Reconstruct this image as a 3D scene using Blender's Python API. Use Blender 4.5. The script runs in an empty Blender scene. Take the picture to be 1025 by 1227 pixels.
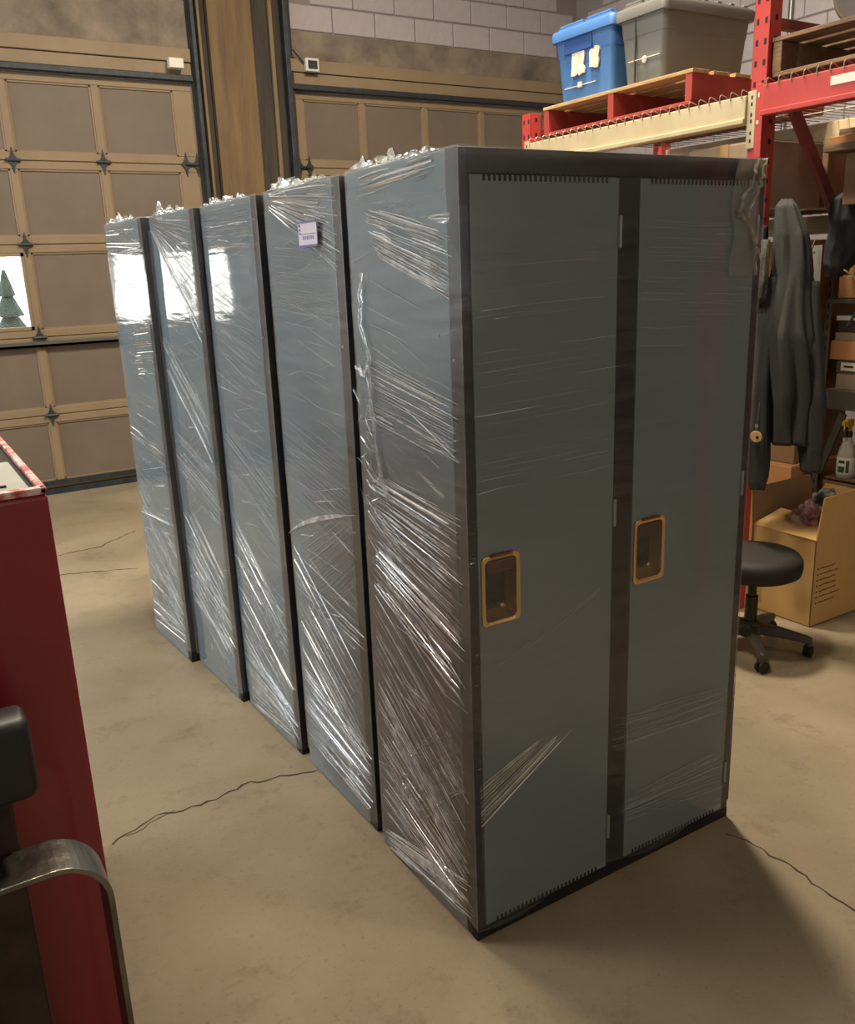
import bpy, bmesh, math, random
from mathutils import Vector, Matrix, noise

random.seed(7)
sc = bpy.context.scene
COL = sc.collection

# ---------------------------------------------------------------- camera
CAM_POS = Vector((-1.0059, -1.5022, 1.6075))
cam_d = bpy.data.cameras.new('camera')
cam = bpy.data.objects.new('camera', cam_d)
COL.objects.link(cam)
YAW, PITCH, ROLL = 0.5439, 0.2713, 0.0387
fw = Vector((math.sin(YAW)*math.cos(PITCH), math.cos(YAW)*math.cos(PITCH), -math.sin(PITCH)))
rt = Vector((math.cos(YAW), -math.sin(YAW), 0))
dn = fw.cross(rt)
r2 = rt*math.cos(ROLL) + dn*math.sin(ROLL)
d2 = -rt*math.sin(ROLL) + dn*math.cos(ROLL)
m = Matrix(((r2.x, -d2.x, -fw.x, CAM_POS.x), (r2.y, -d2.y, -fw.y, CAM_POS.y),
            (r2.z, -d2.z, -fw.z, CAM_POS.z), (0, 0, 0, 1)))
cam.matrix_world = m
cam_d.sensor_fit = 'HORIZONTAL'
cam_d.sensor_width = 36
cam_d.lens = 1051.73/1025*36
cam_d.clip_start = 0.05
sc.camera = cam

# ---------------------------------------------------------------- world, exposure
W = bpy.data.worlds.new('overcast_sky'); sc.world = W; W.use_nodes = True
bg = W.node_tree.nodes['Background']
bg.inputs[0].default_value = (1.0, 0.98, 0.93, 1); bg.inputs[1].default_value = 6.0
sc.view_settings.view_transform = 'Standard'
sc.view_settings.look = 'None'
sc.view_settings.gamma = 1
sc.view_settings.use_curve_mapping = False
sc.view_settings.exposure = 0.0
LAMPS = [  # (x, y, z, size x, size y, watts, colour)
    (1.75, 2.0, 5.0, .45, .45, 300, (1.0, 0.86, 0.67)),
    (-1.5, 1.3, 5.0, .9, .9, 90, (1.0, 0.92, 0.80)),
    (-.1, 1.2, 5.0, .5, .5, 130, (1.0, 0.84, 0.62)),
    (2.7, -3.3, 5.0, .5, .5, 55, (1.0, 0.84, 0.60)),
]
WINDOW_STRENGTH = 7.0      # frosted glazing of the left wall
FRONT_FILL_STRENGTH = .85       # fill glazing added behind the camera, brightens front faces

# ---------------------------------------------------------------- helpers
def lin(h):
    h = h.lstrip('#'); o = []
    for i in (0, 2, 4):
        v = int(h[i:i+2], 16)/255
        o.append(v/12.92 if v <= .04045 else ((v+.055)/1.055)**2.4)
    return (o[0], o[1], o[2], 1)

class MB:
    def __init__(s): s.v = []; s.f = []
    def box(s, x0, x1, y0, y1, z0, z1, mat=None):
        n = len(s.v)
        for p in ((x0,y0,z0),(x1,y0,z0),(x1,y1,z0),(x0,y1,z0),(x0,y0,z1),(x1,y0,z1),(x1,y1,z1),(x0,y1,z1)):
            s.v.append(mat @ Vector(p) if mat else Vector(p))
        for q in ((0,3,2,1),(4,5,6,7),(0,1,5,4),(1,2,6,5),(2,3,7,6),(3,0,4,7)):
            s.f.append([n+i for i in q])
        return s
    def bar(s, a, b, w, h, up=(0,0,1)):
        """rectangular bar from a to b, w sideways, h along up"""
        a = Vector(a); b = Vector(b); d = (b-a).normalized(); u = Vector(up)
        sd = d.cross(u)
        if sd.length < 1e-4: sd = d.cross(Vector((1,0,0)))
        sd.normalize(); u = sd.cross(d).normalized(); n = len(s.v)
        for p in (a, b):
            for i, j in ((-1,-1),(1,-1),(1,1),(-1,1)): s.v.append(p + sd*(w/2*i) + u*(h/2*j))
        for q in ((0,1,2,3),(7,6,5,4),(0,4,5,1),(1,5,6,2),(2,6,7,3),(3,7,4,0)): s.f.append([n+i for i in q])
        return s
    def rings(s, rings, cap=True, closed=True):
        n = len(s.v); k = len(rings[0])
        for r in rings: s.v.extend(Vector(p) for p in r)
        for i in range(len(rings)-1):
            for j in range(k if closed else k-1):
                a = n+i*k+j; b = n+i*k+(j+1) % k
                s.f.append([a, b, b+k, a+k])
        if cap and closed:
            s.f.append([n+j for j in range(k)][::-1]); s.f.append([n+(len(rings)-1)*k+j for j in range(k)])
        return s
    def tube(s, pts, r, k=8, cap=True):
        pts = [Vector(p) for p in pts]; R = r if isinstance(r, (list, tuple)) else [r]*len(pts)
        rs = []; prev = None
        for i, p in enumerate(pts):
            d = (pts[min(i+1, len(pts)-1)] - pts[max(i-1, 0)]).normalized()
            if prev is None:
                u = d.orthogonal().normalized()
            else:
                u = (prev - d*prev.dot(d)).normalized()
            prev = u; w = d.cross(u)
            rs.append([p + (u*math.cos(2*math.pi*j/k) + w*math.sin(2*math.pi*j/k))*R[i] for j in range(k)])
        return s.rings(rs, cap)
    def lathe(s, prof, c=(0,0,0), k=24, axis=None):
        c = Vector(c); rs = []
        q = Vector((0,0,1)).rotation_difference(Vector(axis)) if axis else None
        for r, z in prof:
            ring = []
            for j in range(k):
                p = Vector((r*math.cos(2*math.pi*j/k), r*math.sin(2*math.pi*j/k), z))
                ring.append(c + (q @ p if q else p))
            rs.append(ring)
        return s.rings(rs, True)
    def prism(s, poly, depth_vec):
        n = len(s.v); k = len(poly); dv = Vector(depth_vec)
        s.v.extend(Vector(p) for p in poly); s.v.extend(Vector(p)+dv for p in poly)
        s.f.append(list(range(n, n+k))[::-1]); s.f.append(list(range(n+k, n+2*k)))
        for j in range(k): s.f.append([n+j, n+(j+1) % k, n+k+(j+1) % k, n+k+j])
        return s
    def grid(s, fn, nu, nv):
        n = len(s.v)
        for i in range(nu+1):
            for j in range(nv+1): s.v.append(Vector(fn(i/nu, j/nv)))
        for i in range(nu):
            for j in range(nv):
                a = n+i*(nv+1)+j; s.f.append([a, a+nv+1, a+nv+2, a+1])
        return s
    def mesh(s, name):
        me = bpy.data.meshes.new(name); me.from_pydata([tuple(v) for v in s.v], [], s.f)
        bm = bmesh.new(); bm.from_mesh(me); bmesh.ops.recalc_face_normals(bm, faces=bm.faces[:]); bm.to_mesh(me); bm.free()
        return me
    def build(s, name, mat, parent=None, smooth=False, bevel=0, seg=2):
        me = s.mesh(name); me.materials.append(mat)
        if smooth:
            for p in me.polygons: p.use_smooth = True
        o = bpy.data.objects.new(name, me); COL.objects.link(o)
        if parent: o.parent = parent
        if bevel:
            b = o.modifiers.new('bevel', 'BEVEL'); b.width = bevel; b.segments = seg; b.limit_method = 'ANGLE'; b.angle_limit = math.radians(40)
        if smooth and bevel == 0 and smooth != 'all':
            e = o.modifiers.new('edges', 'EDGE_SPLIT'); e.split_angle = math.radians(45)
        return o

def tag(o, label, cat, group=None, kind=None):
    if label: o['label'] = label
    if cat: o['category'] = cat
    if group: o['group'] = group
    if kind: o['kind'] = kind
    return o

def empty(name, loc=(0,0,0), rz=0):
    o = bpy.data.objects.new(name, None); COL.objects.link(o)
    o.location = loc; o.rotation_euler = (0, 0, rz); o.empty_display_size = 0.1
    return o

def struct(o): o['kind'] = 'structure'; return o

def dup(root, loc=None, rz=None):
    def cp(o, par):
        c = o.copy(); COL.objects.link(c); c.parent = par
        for ch in o.children: cp(ch, c)
        return c
    r = cp(root, None)
    if loc is not None: r.location = loc
    if rz is not None: r.rotation_euler = (0, 0, rz)
    return r

# ---------------------------------------------------------------- materials
def mat(name, col, rough=.6, metal=0, spec=.5, var=0, scale=8, stretch=(1,1,1), col2=None, bump=0, bscale=None, coat=0, detail=6, alpha=1):
    M = bpy.data.materials.new(name); M.use_nodes = True; nt = M.node_tree; N = nt.nodes; L = nt.links
    b = N['Principled BSDF']
    b.inputs['Base Color'].default_value = lin(col) if isinstance(col, str) else col
    b.inputs['Roughness'].default_value = rough; b.inputs['Metallic'].default_value = metal
    b.inputs['Specular IOR Level'].default_value = spec
    b.inputs['Coat Weight'].default_value = coat; b.inputs['Coat Roughness'].default_value = .05
    b.inputs['Alpha'].default_value = alpha
    if col2 or bump:
        tc = N.new('ShaderNodeTexCoord'); mp = N.new('ShaderNodeMapping'); L.new(tc.outputs['Object'], mp.inputs[0])
        mp.inputs['Scale'].default_value = stretch
        nz = N.new('ShaderNodeTexNoise'); nz.inputs['Scale'].default_value = scale; nz.inputs['Detail'].default_value = detail
        nz.inputs['Roughness'].default_value = .62
        L.new(mp.outputs[0], nz.inputs['Vector'])
        if col2:
            rp = N.new('ShaderNodeValToRGB'); rp.color_ramp.elements[0].position = .5-.5*max(.05, 1-var); rp.color_ramp.elements[1].position = .5+.5*max(.05, 1-var)
            rp.color_ramp.elements[0].color = lin(col); rp.color_ramp.elements[1].color = lin(col2)
            L.new(nz.outputs['Fac'], rp.inputs[0]); L.new(rp.outputs[0], b.inputs['Base Color'])
        if bump:
            n2 = N.new('ShaderNodeTexNoise'); n2.inputs['Scale'].default_value = bscale or scale*4; n2.inputs['Detail'].default_value = 5
            L.new(mp.outputs[0], n2.inputs['Vector'])
            bp = N.new('ShaderNodeBump'); bp.inputs['Strength'].default_value = bump; bp.inputs['Distance'].default_value = .01
            L.new(n2.outputs['Fac'], bp.inputs['Height']); L.new(bp.outputs[0], b.inputs['Normal'])
    return M

def film(name, opac, gloss, rough=.12, tint=(.86,.89,.9,1), stretch=(1,1,1), scale=20, bump=.15):
    """clear stretch film: mostly see-through, with a glossy sheen and a slight milky veil"""
    M = bpy.data.materials.new(name); M.use_nodes = True; nt = M.node_tree; N = nt.nodes; L = nt.links
    N.clear(); out = N.new('ShaderNodeOutputMaterial')
    tr = N.new('ShaderNodeBsdfTransparent'); gl = N.new('ShaderNodeBsdfGlossy'); df = N.new('ShaderNodeBsdfDiffuse')
    tl = N.new('ShaderNodeBsdfTranslucent')
    df.inputs[0].default_value = tint; tl.inputs[0].default_value = tint; gl.inputs['Roughness'].default_value = rough
    gl.inputs[0].default_value = (1,1,1,1)
    ad = N.new('ShaderNodeMixShader'); ad.inputs[0].default_value = .35; L.new(df.outputs[0], ad.inputs[1]); L.new(tl.outputs[0], ad.inputs[2])
    m1 = N.new('ShaderNodeMixShader'); m2 = N.new('ShaderNodeMixShader')
    L.new(tr.outputs[0], m1.inputs[1]); L.new(ad.outputs[0], m1.inputs[2])
    tc = N.new('ShaderNodeTexCoord'); mp = N.new('ShaderNodeMapping'); L.new(tc.outputs['Object'], mp.inputs[0]); mp.inputs['Scale'].default_value = stretch
    nz = N.new('ShaderNodeTexNoise'); nz.inputs['Scale'].default_value = scale; nz.inputs['Detail'].default_value = 4; L.new(mp.outputs[0], nz.inputs['Vector'])
    mr = N.new('ShaderNodeMapRange'); mr.inputs[1].default_value = .35; mr.inputs[2].default_value = .75
    mr.inputs[3].default_value = opac*.45; mr.inputs[4].default_value = min(1, opac*1.7); L.new(nz.outputs['Fac'], mr.inputs[0]); L.new(mr.outputs[0], m1.inputs[0])
    lw = N.new('ShaderNodeFresnel'); lw.inputs['IOR'].default_value = 1.4
    mu = N.new('ShaderNodeMath'); mu.operation = 'MULTIPLY'; mu.inputs[1].default_value = gloss; mu.use_clamp = True; L.new(lw.outputs[0], mu.inputs[0])
    L.new(mu.outputs[0], m2.inputs[0]); L.new(m1.outputs[0], m2.inputs[1]); L.new(gl.outputs[0], m2.inputs[2])
    bp = N.new('ShaderNodeBump'); bp.inputs['Strength'].default_value = bump; bp.inputs['Distance'].default_value = .003
    L.new(nz.outputs['Fac'], bp.inputs['Height'])
    for n in (gl, lw): L.new(bp.outputs[0], n.inputs['Normal'])
    L.new(m2.outputs[0], out.inputs[0])
    return M

def emit(name, col, s):
    M = bpy.data.materials.new(name); M.use_nodes = True; N = M.node_tree.nodes; N.clear()
    e = N.new('ShaderNodeEmission'); e.inputs[0].default_value = col; e.inputs[1].default_value = s
    o = N.new('ShaderNodeOutputMaterial'); M.node_tree.links.new(e.outputs[0], o.inputs[0]); return M

def floor_mat():
    M = mat('concrete_floor', '9a8668', .5, spec=.4); nt = M.node_tree; N = nt.nodes; L = nt.links; b = N['Principled BSDF']
    tc = N.new('ShaderNodeTexCoord')
    def nz(s, d, r=.6):
        n = N.new('ShaderNodeTexNoise'); n.inputs['Scale'].default_value = s; n.inputs['Detail'].default_value = d; n.inputs['Roughness'].default_value = r
        L.new(tc.outputs['Object'], n.inputs['Vector']); return n
    def ramp(n, stops):
        r = N.new('ShaderNodeValToRGB'); e = r.color_ramp.elements
        e[0].position, e[0].color = stops[0]; e[1].position, e[1].color = stops[-1]
        for p, c in stops[1:-1]: x = e.new(p); x.color = c
        L.new(n.outputs['Fac'], r.inputs[0]); return r
    base = ramp(nz(1.1, 8), [(.3, lin('776b58')), (.5, lin('8a7d67')), (.72, lin('9a8d77'))])
    sp = ramp(nz(55, 7, .8), [(.30, (.5,.47,.42,1)), (.44, (1,1,1,1)), (.62, (1,1,1,1)), (.74, (1.3,1.28,1.22,1))])
    mx = N.new('ShaderNodeMix'); mx.data_type = 'RGBA'; mx.blend_type = 'MULTIPLY'; mx.inputs[0].default_value = .8
    L.new(base.outputs[0], mx.inputs[6]); L.new(sp.outputs[0], mx.inputs[7])
    st = ramp(nz(5, 9, .75), [(.33, (.62,.59,.53,1)), (.46, (1,1,1,1)), (.58, (1,1,1,1)), (.72, (1.18,1.16,1.12,1))])
    m2 = N.new('ShaderNodeMix'); m2.data_type = 'RGBA'; m2.blend_type = 'MULTIPLY'; m2.inputs[0].default_value = .7
    L.new(mx.outputs[2], m2.inputs[6]); L.new(st.outputs[0], m2.inputs[7]); L.new(m2.outputs[2], b.inputs['Base Color'])
    rr = N.new('ShaderNodeMapRange'); rr.inputs[3].default_value = .34; rr.inputs[4].default_value = .6
    L.new(nz(2.2, 6).outputs['Fac'], rr.inputs[0]); L.new(rr.outputs[0], b.inputs['Roughness'])
    bp = N.new('ShaderNodeBump'); bp.inputs['Strength'].default_value = .12; bp.inputs['Distance'].default_value = .004
    L.new(nz(60, 6).outputs['Fac'], bp.inputs['Height']); L.new(bp.outputs[0], b.inputs['Normal'])
    return M

mFLOOR = floor_mat()
mCRACK = mat('crack_dark', '3d3223', .9)
mDOOR = mat('door_wood_paint', '7c6a52', .6, col2='8c795f', scale=3, var=.5, stretch=(1,1,.4), bump=.1)
mPANEL = mat('door_panel_paint', '64584c', .62, col2='726557', scale=2.2, var=.5, bump=.08)
mBLOCK = mat('haze_tinted_block', 'a1989a', .8, col2='b0a8a8', scale=6, var=.5, bump=.4, bscale=60)  # lavender-grey tint carries the bluish haze over the upper wall
mLINTEL = mat('stained_concrete', '554c43', .85, col2='908272', scale=3.5, var=.55, bump=.5, bscale=30)
mMORTAR = mat('mortar', '857c7b', .9, bump=.3, scale=40)
mWALLBACK = mat('wall_paint', '7d736a', .85, col2='8a7f73', scale=2, var=.4, bump=.2, bscale=40)
mCOLUMN = mat('brown_column', '5a4733', .75, col2='78603f', scale=4, var=.6, stretch=(3,3,.35), bump=.4, bscale=20)
mDARKWOOD = mat('dark_stained_wood', '2b2723', .8, col2='463d34', scale=5, var=.6, stretch=(4,4,.4), bump=.4)
mTRIM = mat('raw_trim_wood', '6a573f', .7, col2='7f6b4d', scale=8, var=.5, stretch=(3,3,.3))
mIRON = mat('dark_iron', '2c3036', .55, metal=.6, col2='474b50', scale=14, var=.5)
mGALV = mat('galvanised', '8b8c88', .35, metal=.9)
mBLUE = mat('locker_panel', (.20,.25,.262,1), .10, spec=.5, col2=None)
mDOORBLUE = mat('locker_door_paint', (.22,.25,.245,1), .22, spec=.45)
mFRAME = mat('locker_frame_dark', '1e1918', .3, spec=.5)
mBLACK = mat('black_void', '0b0b0c', .6)
mBRASS = mat('handle_steel', 'cfa871', .24, metal=.6)
mBRASSD = mat('handle_plate_dark', '6b4436', .35, metal=.5)
mFILM = film('stretch_film', .12, 1.4, .06, stretch=(1,1,9), scale=5, bump=.25)
mFILMF = film('stretch_film_front', .045, 1.1, .08, stretch=(1,1,9), scale=5, bump=.25)
mFILM2 = film('stretch_film_band', .12, 1.0, .16, stretch=(1,1,14), scale=7, bump=.4)
mPLEAT = [film('film_pleat_faint', .2, 2.5, .2, scale=30), film('film_pleat_mid', .5, 5, .2, scale=30), film('film_pleat_white', .85, 8, .2, scale=30),
          film('film_pleat_lamp_glint', .85, 6, .2, tint=(.9,.84,.6,1), scale=30)]  # yellow tint puts the warm lamp's glint into the front pleats' colour
mCRUMPLE = film('film_crumple', .34, 1.4, .15, scale=60, bump=.4)
mPAPER = mat('paper_label', 'cfc6cc', .7)
mINK = mat('label_ink', '6d6ea0', .7)
mRED = mat('rack_red', 'a8352f', .45, col2='ba423a', scale=6, var=.5, bump=.05)
mREDD = mat('rack_red_worn', '6a3030', .55, col2='8a3a36', scale=9, var=.6)
mBEIGE = mat('rack_beam_cream', 'b3a27e', .5, col2='c4b593', scale=7, var=.5)
mWIRE = mat('deck_wire', '9a9488', .45, metal=.5)
mWOOD = mat('pallet_wood', '9c7d51', .75, col2='c0a172', scale=6, var=.5, stretch=(2,.4,2), bump=.3)
mWOODOLD = mat('weathered_wood', '5b4634', .8, col2='866a4e', scale=7, var=.6, stretch=(3,.5,3), bump=.4)
mPALRED = mat('pallet_red_paint', '8a2f28', .65, col2='a64036', scale=7, var=.5, bump=.2)
mTOTEB = mat('tote_blue', '3d68a0', .5, col2='4874ac', scale=4, var=.4)
mTOTEG = mat('tote_grey', '5f5f5b', .5, col2='6d6c66', scale=4, var=.4)
mSTICK = mat('sticker_remnant', 'c2ad9b', .8, col2='e2d5c8', scale=22, var=.6)
mCARD = mat('cardboard', 'bd965c', .8, col2='c9a268', scale=5, var=.4)
mCARDD = mat('cardboard_dark', '7f6145', .85, col2='8f6f4e', scale=5, var=.4)
mCARDO = mat('cardboard_orange', 'b07a4a', .8, col2='bc8856', scale=5, var=.4)
mCARDG = mat('cardboard_grey', '8b7a66', .85, col2='97866f', scale=4, var=.4)
mTAPE = mat('packing_tape', 'b08f5e', .2, spec=.6)
mSHELF = mat('shelf_grey', '45433d', .5, metal=.4, col2='565248', scale=10, var=.5)
mSLOT = mat('slot_dark', '120f0d', .8)
mJACKET = mat('charcoal_fleece', '3a3a39', .95, col2='454544', scale=120, var=.5, bump=.3, spec=.15)
mNAVY = mat('navy_cloth', '1f2429', .85, col2='282d32', scale=80, var=.5, bump=.2, spec=.2)
mLINING = mat('grey_sherpa', '4c4a47', .95, col2='726e68', scale=140, var=.7, bump=.9, spec=.1)
mZIP = mat('brass_zip', 'a09274', .35, metal=.9)
mBLACKCL = mat('black_cloth', '1b1b1d', .8, col2='252527', scale=50, var=.5, bump=.3)
mWHITEP = mat('white_plastic', 'd8d4c8', .5)
mVINYL = mat('black_vinyl', '1a1713', .7, bump=.15, scale=90)
mCHROME = mat('dark_chrome', '38352f', .25, metal=.95)
mPLASTIC = mat('grey_black_plastic', '3b3833', .5, col2='4a463f', scale=20, var=.5)
mMACH = mat('machine_red', '7a1a24', .38, col2='8a222c', scale=3, var=.4, coat=.25)
mMACHL = mat('machine_red_edge', 'a64a4c', .5, col2='d9b9b4', scale=30, var=.85)
mMTOP = mat('machine_top_grey', '8e9088', .35, col2='a3a59b', scale=9, var=.4)
mRUBBER = mat('black_rubber', '141312', .5)
mSTEELB = mat('worn_steel', '8c8984', .32, metal=.95, col2='5b564f', scale=9, var=.6, bump=.2)
mRUST = mat('dark_rusty_steel', '2a241f', .6, metal=.5, col2='4a382b', scale=12, var=.6, bump=.3)
mRAGP = mat('striped_pink_rag', '8a5a66', .9, col2='e6c4be', scale=14, var=.85)
mRAGG = mat('grey_white_rag', '55585c', .9, col2='c9c2b6', scale=8, var=.9)
mBOTTLE = mat('milky_bottle', 'a8a393', .35)
mYELLOW = mat('yellow_plastic', 'b89412', .4)
mGREEN = mat('label_green', '32502f', .5)
mLABW = mat('label_white', 'cfcdbf', .6)
mTREE = mat('evergreen', '0d1f16', .9, col2='18301f', scale=10, var=.6)
mTAN = mat('tan_stone', 'a59384', .9)
mSNOW = mat('pale_ground', 'e8e4dc', .9)
mGLASS = film('window_glass', .02, .8, .03)
mCEIL = mat('ceiling_paint', '8d8880', .9)
mLAMPH = mat('lamp_housing', 'c9c9c5', .5)

# ---------------------------------------------------------------- setting
YW = 5.77      # face of the back wall
XL, XR, YF, ZC = -4.6, 5.3, -5.0, 5.6
fl = struct(MB().box(XL-.2, XR+.2, YF-.2, YW+.25, -.1, 0).build('floor', mFLOOR))
struct(MB().box(XL-.2, XR+.2, YF-.2, YW+.3, ZC, ZC+.1).build('ceiling', mCEIL))
struct(MB().box(XL-.2, XR+.2, YF-.2, YF, 0, 1.2).box(XL-.2, XR+.2, YF-.2, YF, 3.6, ZC).box(XL-.2, -3.6, YF-.2, YF, 1.2, 3.6).box(3.6, XR+.2, YF-.2, YF, 1.2, 3.6).box(-.3, .3, YF-.2, YF, 1.2, 3.6).build('wall_front', mWALLBACK))
wr = struct(MB().box(XR, XR+.2, YF, YW+.3, 0, ZC).build('wall_right', mMORTAR))
# left wall with two openings
LW = [(1.0, 3.2, 0.9, 3.4), (3.6, 5.5, 0.9, 3.4)]
b = MB().box(XL-.2, XL, YF, YW+.3, 0, 0.9).box(XL-.2, XL, YF, YW+.3, 3.4, ZC).box(XL-.2, XL, YF, 1.0, 0.9, 3.4).box(XL-.2, XL, 3.2, 3.6, 0.9, 3.4).box(XL-.2, XL, 5.5, YW+.3, 0.9, 3.4)
struct(b.build('wall_left', mWALLBACK))
mDAY = emit('daylit_frosted_glazing', (.86,.94,1.0,1), WINDOW_STRENGTH)
for i, (y0, y1, z0, z1) in enumerate(LW):
    w = struct(empty('window_%d' % (i+1), (XL-.1, (y0+y1)/2, z0)))
    def loc(bx): return bx
    h = (y1-y0)/2; H = z1-z0
    MB().box(-.04,.04,-h,-h+.06,0,H).box(-.04,.04,h-.06,h,0,H).box(-.04,.04,-h,h,0,.06).box(-.04,.04,-h,h,H-.06,H).box(-.03,.03,-h,h,H/2-.02,H/2+.02).build('window_frame', mIRON, w)
    for k in range(3):
        for j in range(2):
            a = -h+.06+(2*h-.12)*k/3; c = -h+.06+(2*h-.12)*(k+1)/3
            MB().box(-.012,.0,a+.01,c-.01,.06+(H-.12)/2*j+.01,.06+(H-.12)/2*(j+1)-.01).build('pane', mDAY, w)
mFILLF = emit('front_fill_glazing', (1.0,.97,.9,1), FRONT_FILL_STRENGTH)
for i, (x0, x1) in enumerate(((-3.6, -.3), (.3, 3.6))):  # unseen glowing windows, added to fill the front faces with light
    w = struct(empty('window_%d' % (i+3), ((x0+x1)/2, YF-.1, 1.2))); h = (x1-x0)/2; H = 2.4
    MB().box(-h,-h+.06,-.04,.04,0,H).box(h-.06,h,-.04,.04,0,H).box(-h,h,-.04,.04,0,.06).box(-h,h,-.04,.04,H-.06,H).box(-h,h,-.03,.03,H/2-.02,H/2+.02).build('window_frame', mIRON, w)
    for k in range(3):
        for j in range(2):
            a = -h+.06+(2*h-.12)*k/3; c = -h+.06+(2*h-.12)*(k+1)/3
            MB().box(a+.01,c-.01,-.012,0,.06+(H-.12)/2*j+.01,.06+(H-.12)/2*(j+1)-.01).build('pane', mFILLF, w)
# back wall around the two overhead doors
D1 = (-2.33, 1.39); D2 = (2.26, 5.0); ZD = 3.05
b = MB().box(XL, D1[0], YW, YW+.2, 0, ZC).box(D1[1], D2[0], YW, YW+.2, 0, ZC).box(D2[1], XR, YW, YW+.2, 0, ZC)
b.box(D1[0], D1[1], YW, YW+.2, ZD, ZC).box(D2[0], D2[1], YW, YW+.2, ZD, ZC)
wb = struct(b.build('wall_back', mMORTAR))
# stained concrete lintels and planks over the doors
for x0, x1, zt in ((D1[0]-.1, 1.40, 3.62), (2.22, XR-.02, 3.50)):
    MB().box(x0, x1, YW-.02, YW+.01, 3.285, zt).build('lintel', mLINTEL, wb, bevel=.004)
    MB().box(x0, x1, YW-.05, YW, 3.19, 3.285).build('header_board', mDOOR, wb, bevel=.004)
    MB().box(x0, x1, YW-.035, YW, 3.10, 3.185).build('header_board', mDOOR, wb, bevel=.004)
    MB().box(x0, x1, YW-.06, YW, 3.055, 3.095).build('seal_strip', mIRON, wb, bevel=.004)
# concrete blocks, one mesh each
blk = MB().box(-.195, .195, -.012, .01, .006, .194).mesh('block'); blk.materials.append(mBLOCK)
def put_block(par, x, y, z, rz=0):
    o = bpy.data.objects.new('block', blk); COL.objects.link(o); o.parent = par; o.location = (x, y, z); o.rotation_euler = (0, 0, rz)
    bv = o.modifiers.new('bevel', 'BEVEL'); bv.width = .006; bv.segments = 1
for r in range(4):
    z = 3.505+.2*r; x = 2.45+(.2 if r % 2 else 0)
    while x < XR-.2: put_block(wb, x, YW, z); x += .4
for r in range(4):
    z = 3.625+.2*r; x = -1.9+(.2 if r % 2 else 0)
    while x < 1.3: put_block(wb, x, YW, z); x += .4
for r in range(10):
    z = 2.3+.2*r; y = 1.6+(.2 if r % 2 else 0)
    while y < YW-.2: put_block(wr, XR, y, z, -math.pi/2); y += .4
MB().tube([(XR-.03, 3.3, 0), (XR-.03, 3.3, 4.2)], .02, 10).build('conduit', mGALV, wr, smooth=True)

# column between the doors with its stained boards, tracks and trims
t = struct(empty('trim_1', (1.83, YW, 0)))
def tr(x0, x1, y0, y1, m, name, z1=4.4, bev=.004):
    return MB().box(x0-1.83, x1-1.83, y0-YW, y1-YW, 0, z1).build(name, m, t, bevel=bev)
tr(1.545, 1.90, YW-.10, YW-.001, mCOLUMN, 'column_face')
tr(1.90, 2.04, YW-.075, YW-.001, mDARKWOOD, 'stained_board')
tr(2.045, 2.075, YW-.10, YW-.001, mTRIM, 'batten')
tr(2.08, 2.15, YW-.06, YW-.001, mDARKWOOD, 'stained_board')
tr(2.16, 2.20, YW-.12, YW-.05, mIRON, 'door_track')
tr(2.205, 2.255, YW-.04, YW-.001, mDARKWOOD, 'stained_board')
tr(1.49, 1.535, YW-.06, YW-.001, mDARKWOOD, 'stained_board')
tr(1.465, 1.487, YW-.09, YW-.001, mTRIM, 'batten')
tr(1.40, 1.458, YW-.05, YW-.001, mDARKWOOD, 'stained_board')
tr(1.405, 1.435, YW-.12, YW-.06, mIRON, 'door_track')
tr(1.537, 1.543, YW-.08, YW-.001, mDARKWOOD, 'joint')

def diamond(par, x, y, z, s=1.0, two=False):
    b = MB()
    for dx in ((-.045, .045) if two else (0,)):
        b.prism([(x+dx-.04*s, y, z), (x+dx-.012*s, y, z+.035*s), (x+dx, y, z+.09*s), (x+dx+.012*s, y, z+.035*s), (x+dx+.04*s, y, z), (x+dx+.012*s, y, z-.035*s), (x+dx, y, z-.09*s), (x+dx-.012*s, y, z-.035*s)], (0, -.012, 0))
    b.tube([(x-.05, y-.012, z), (x+.05, y-.012, z)], .012, 8)
    return b.build('hinge', mIRON, par)

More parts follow.
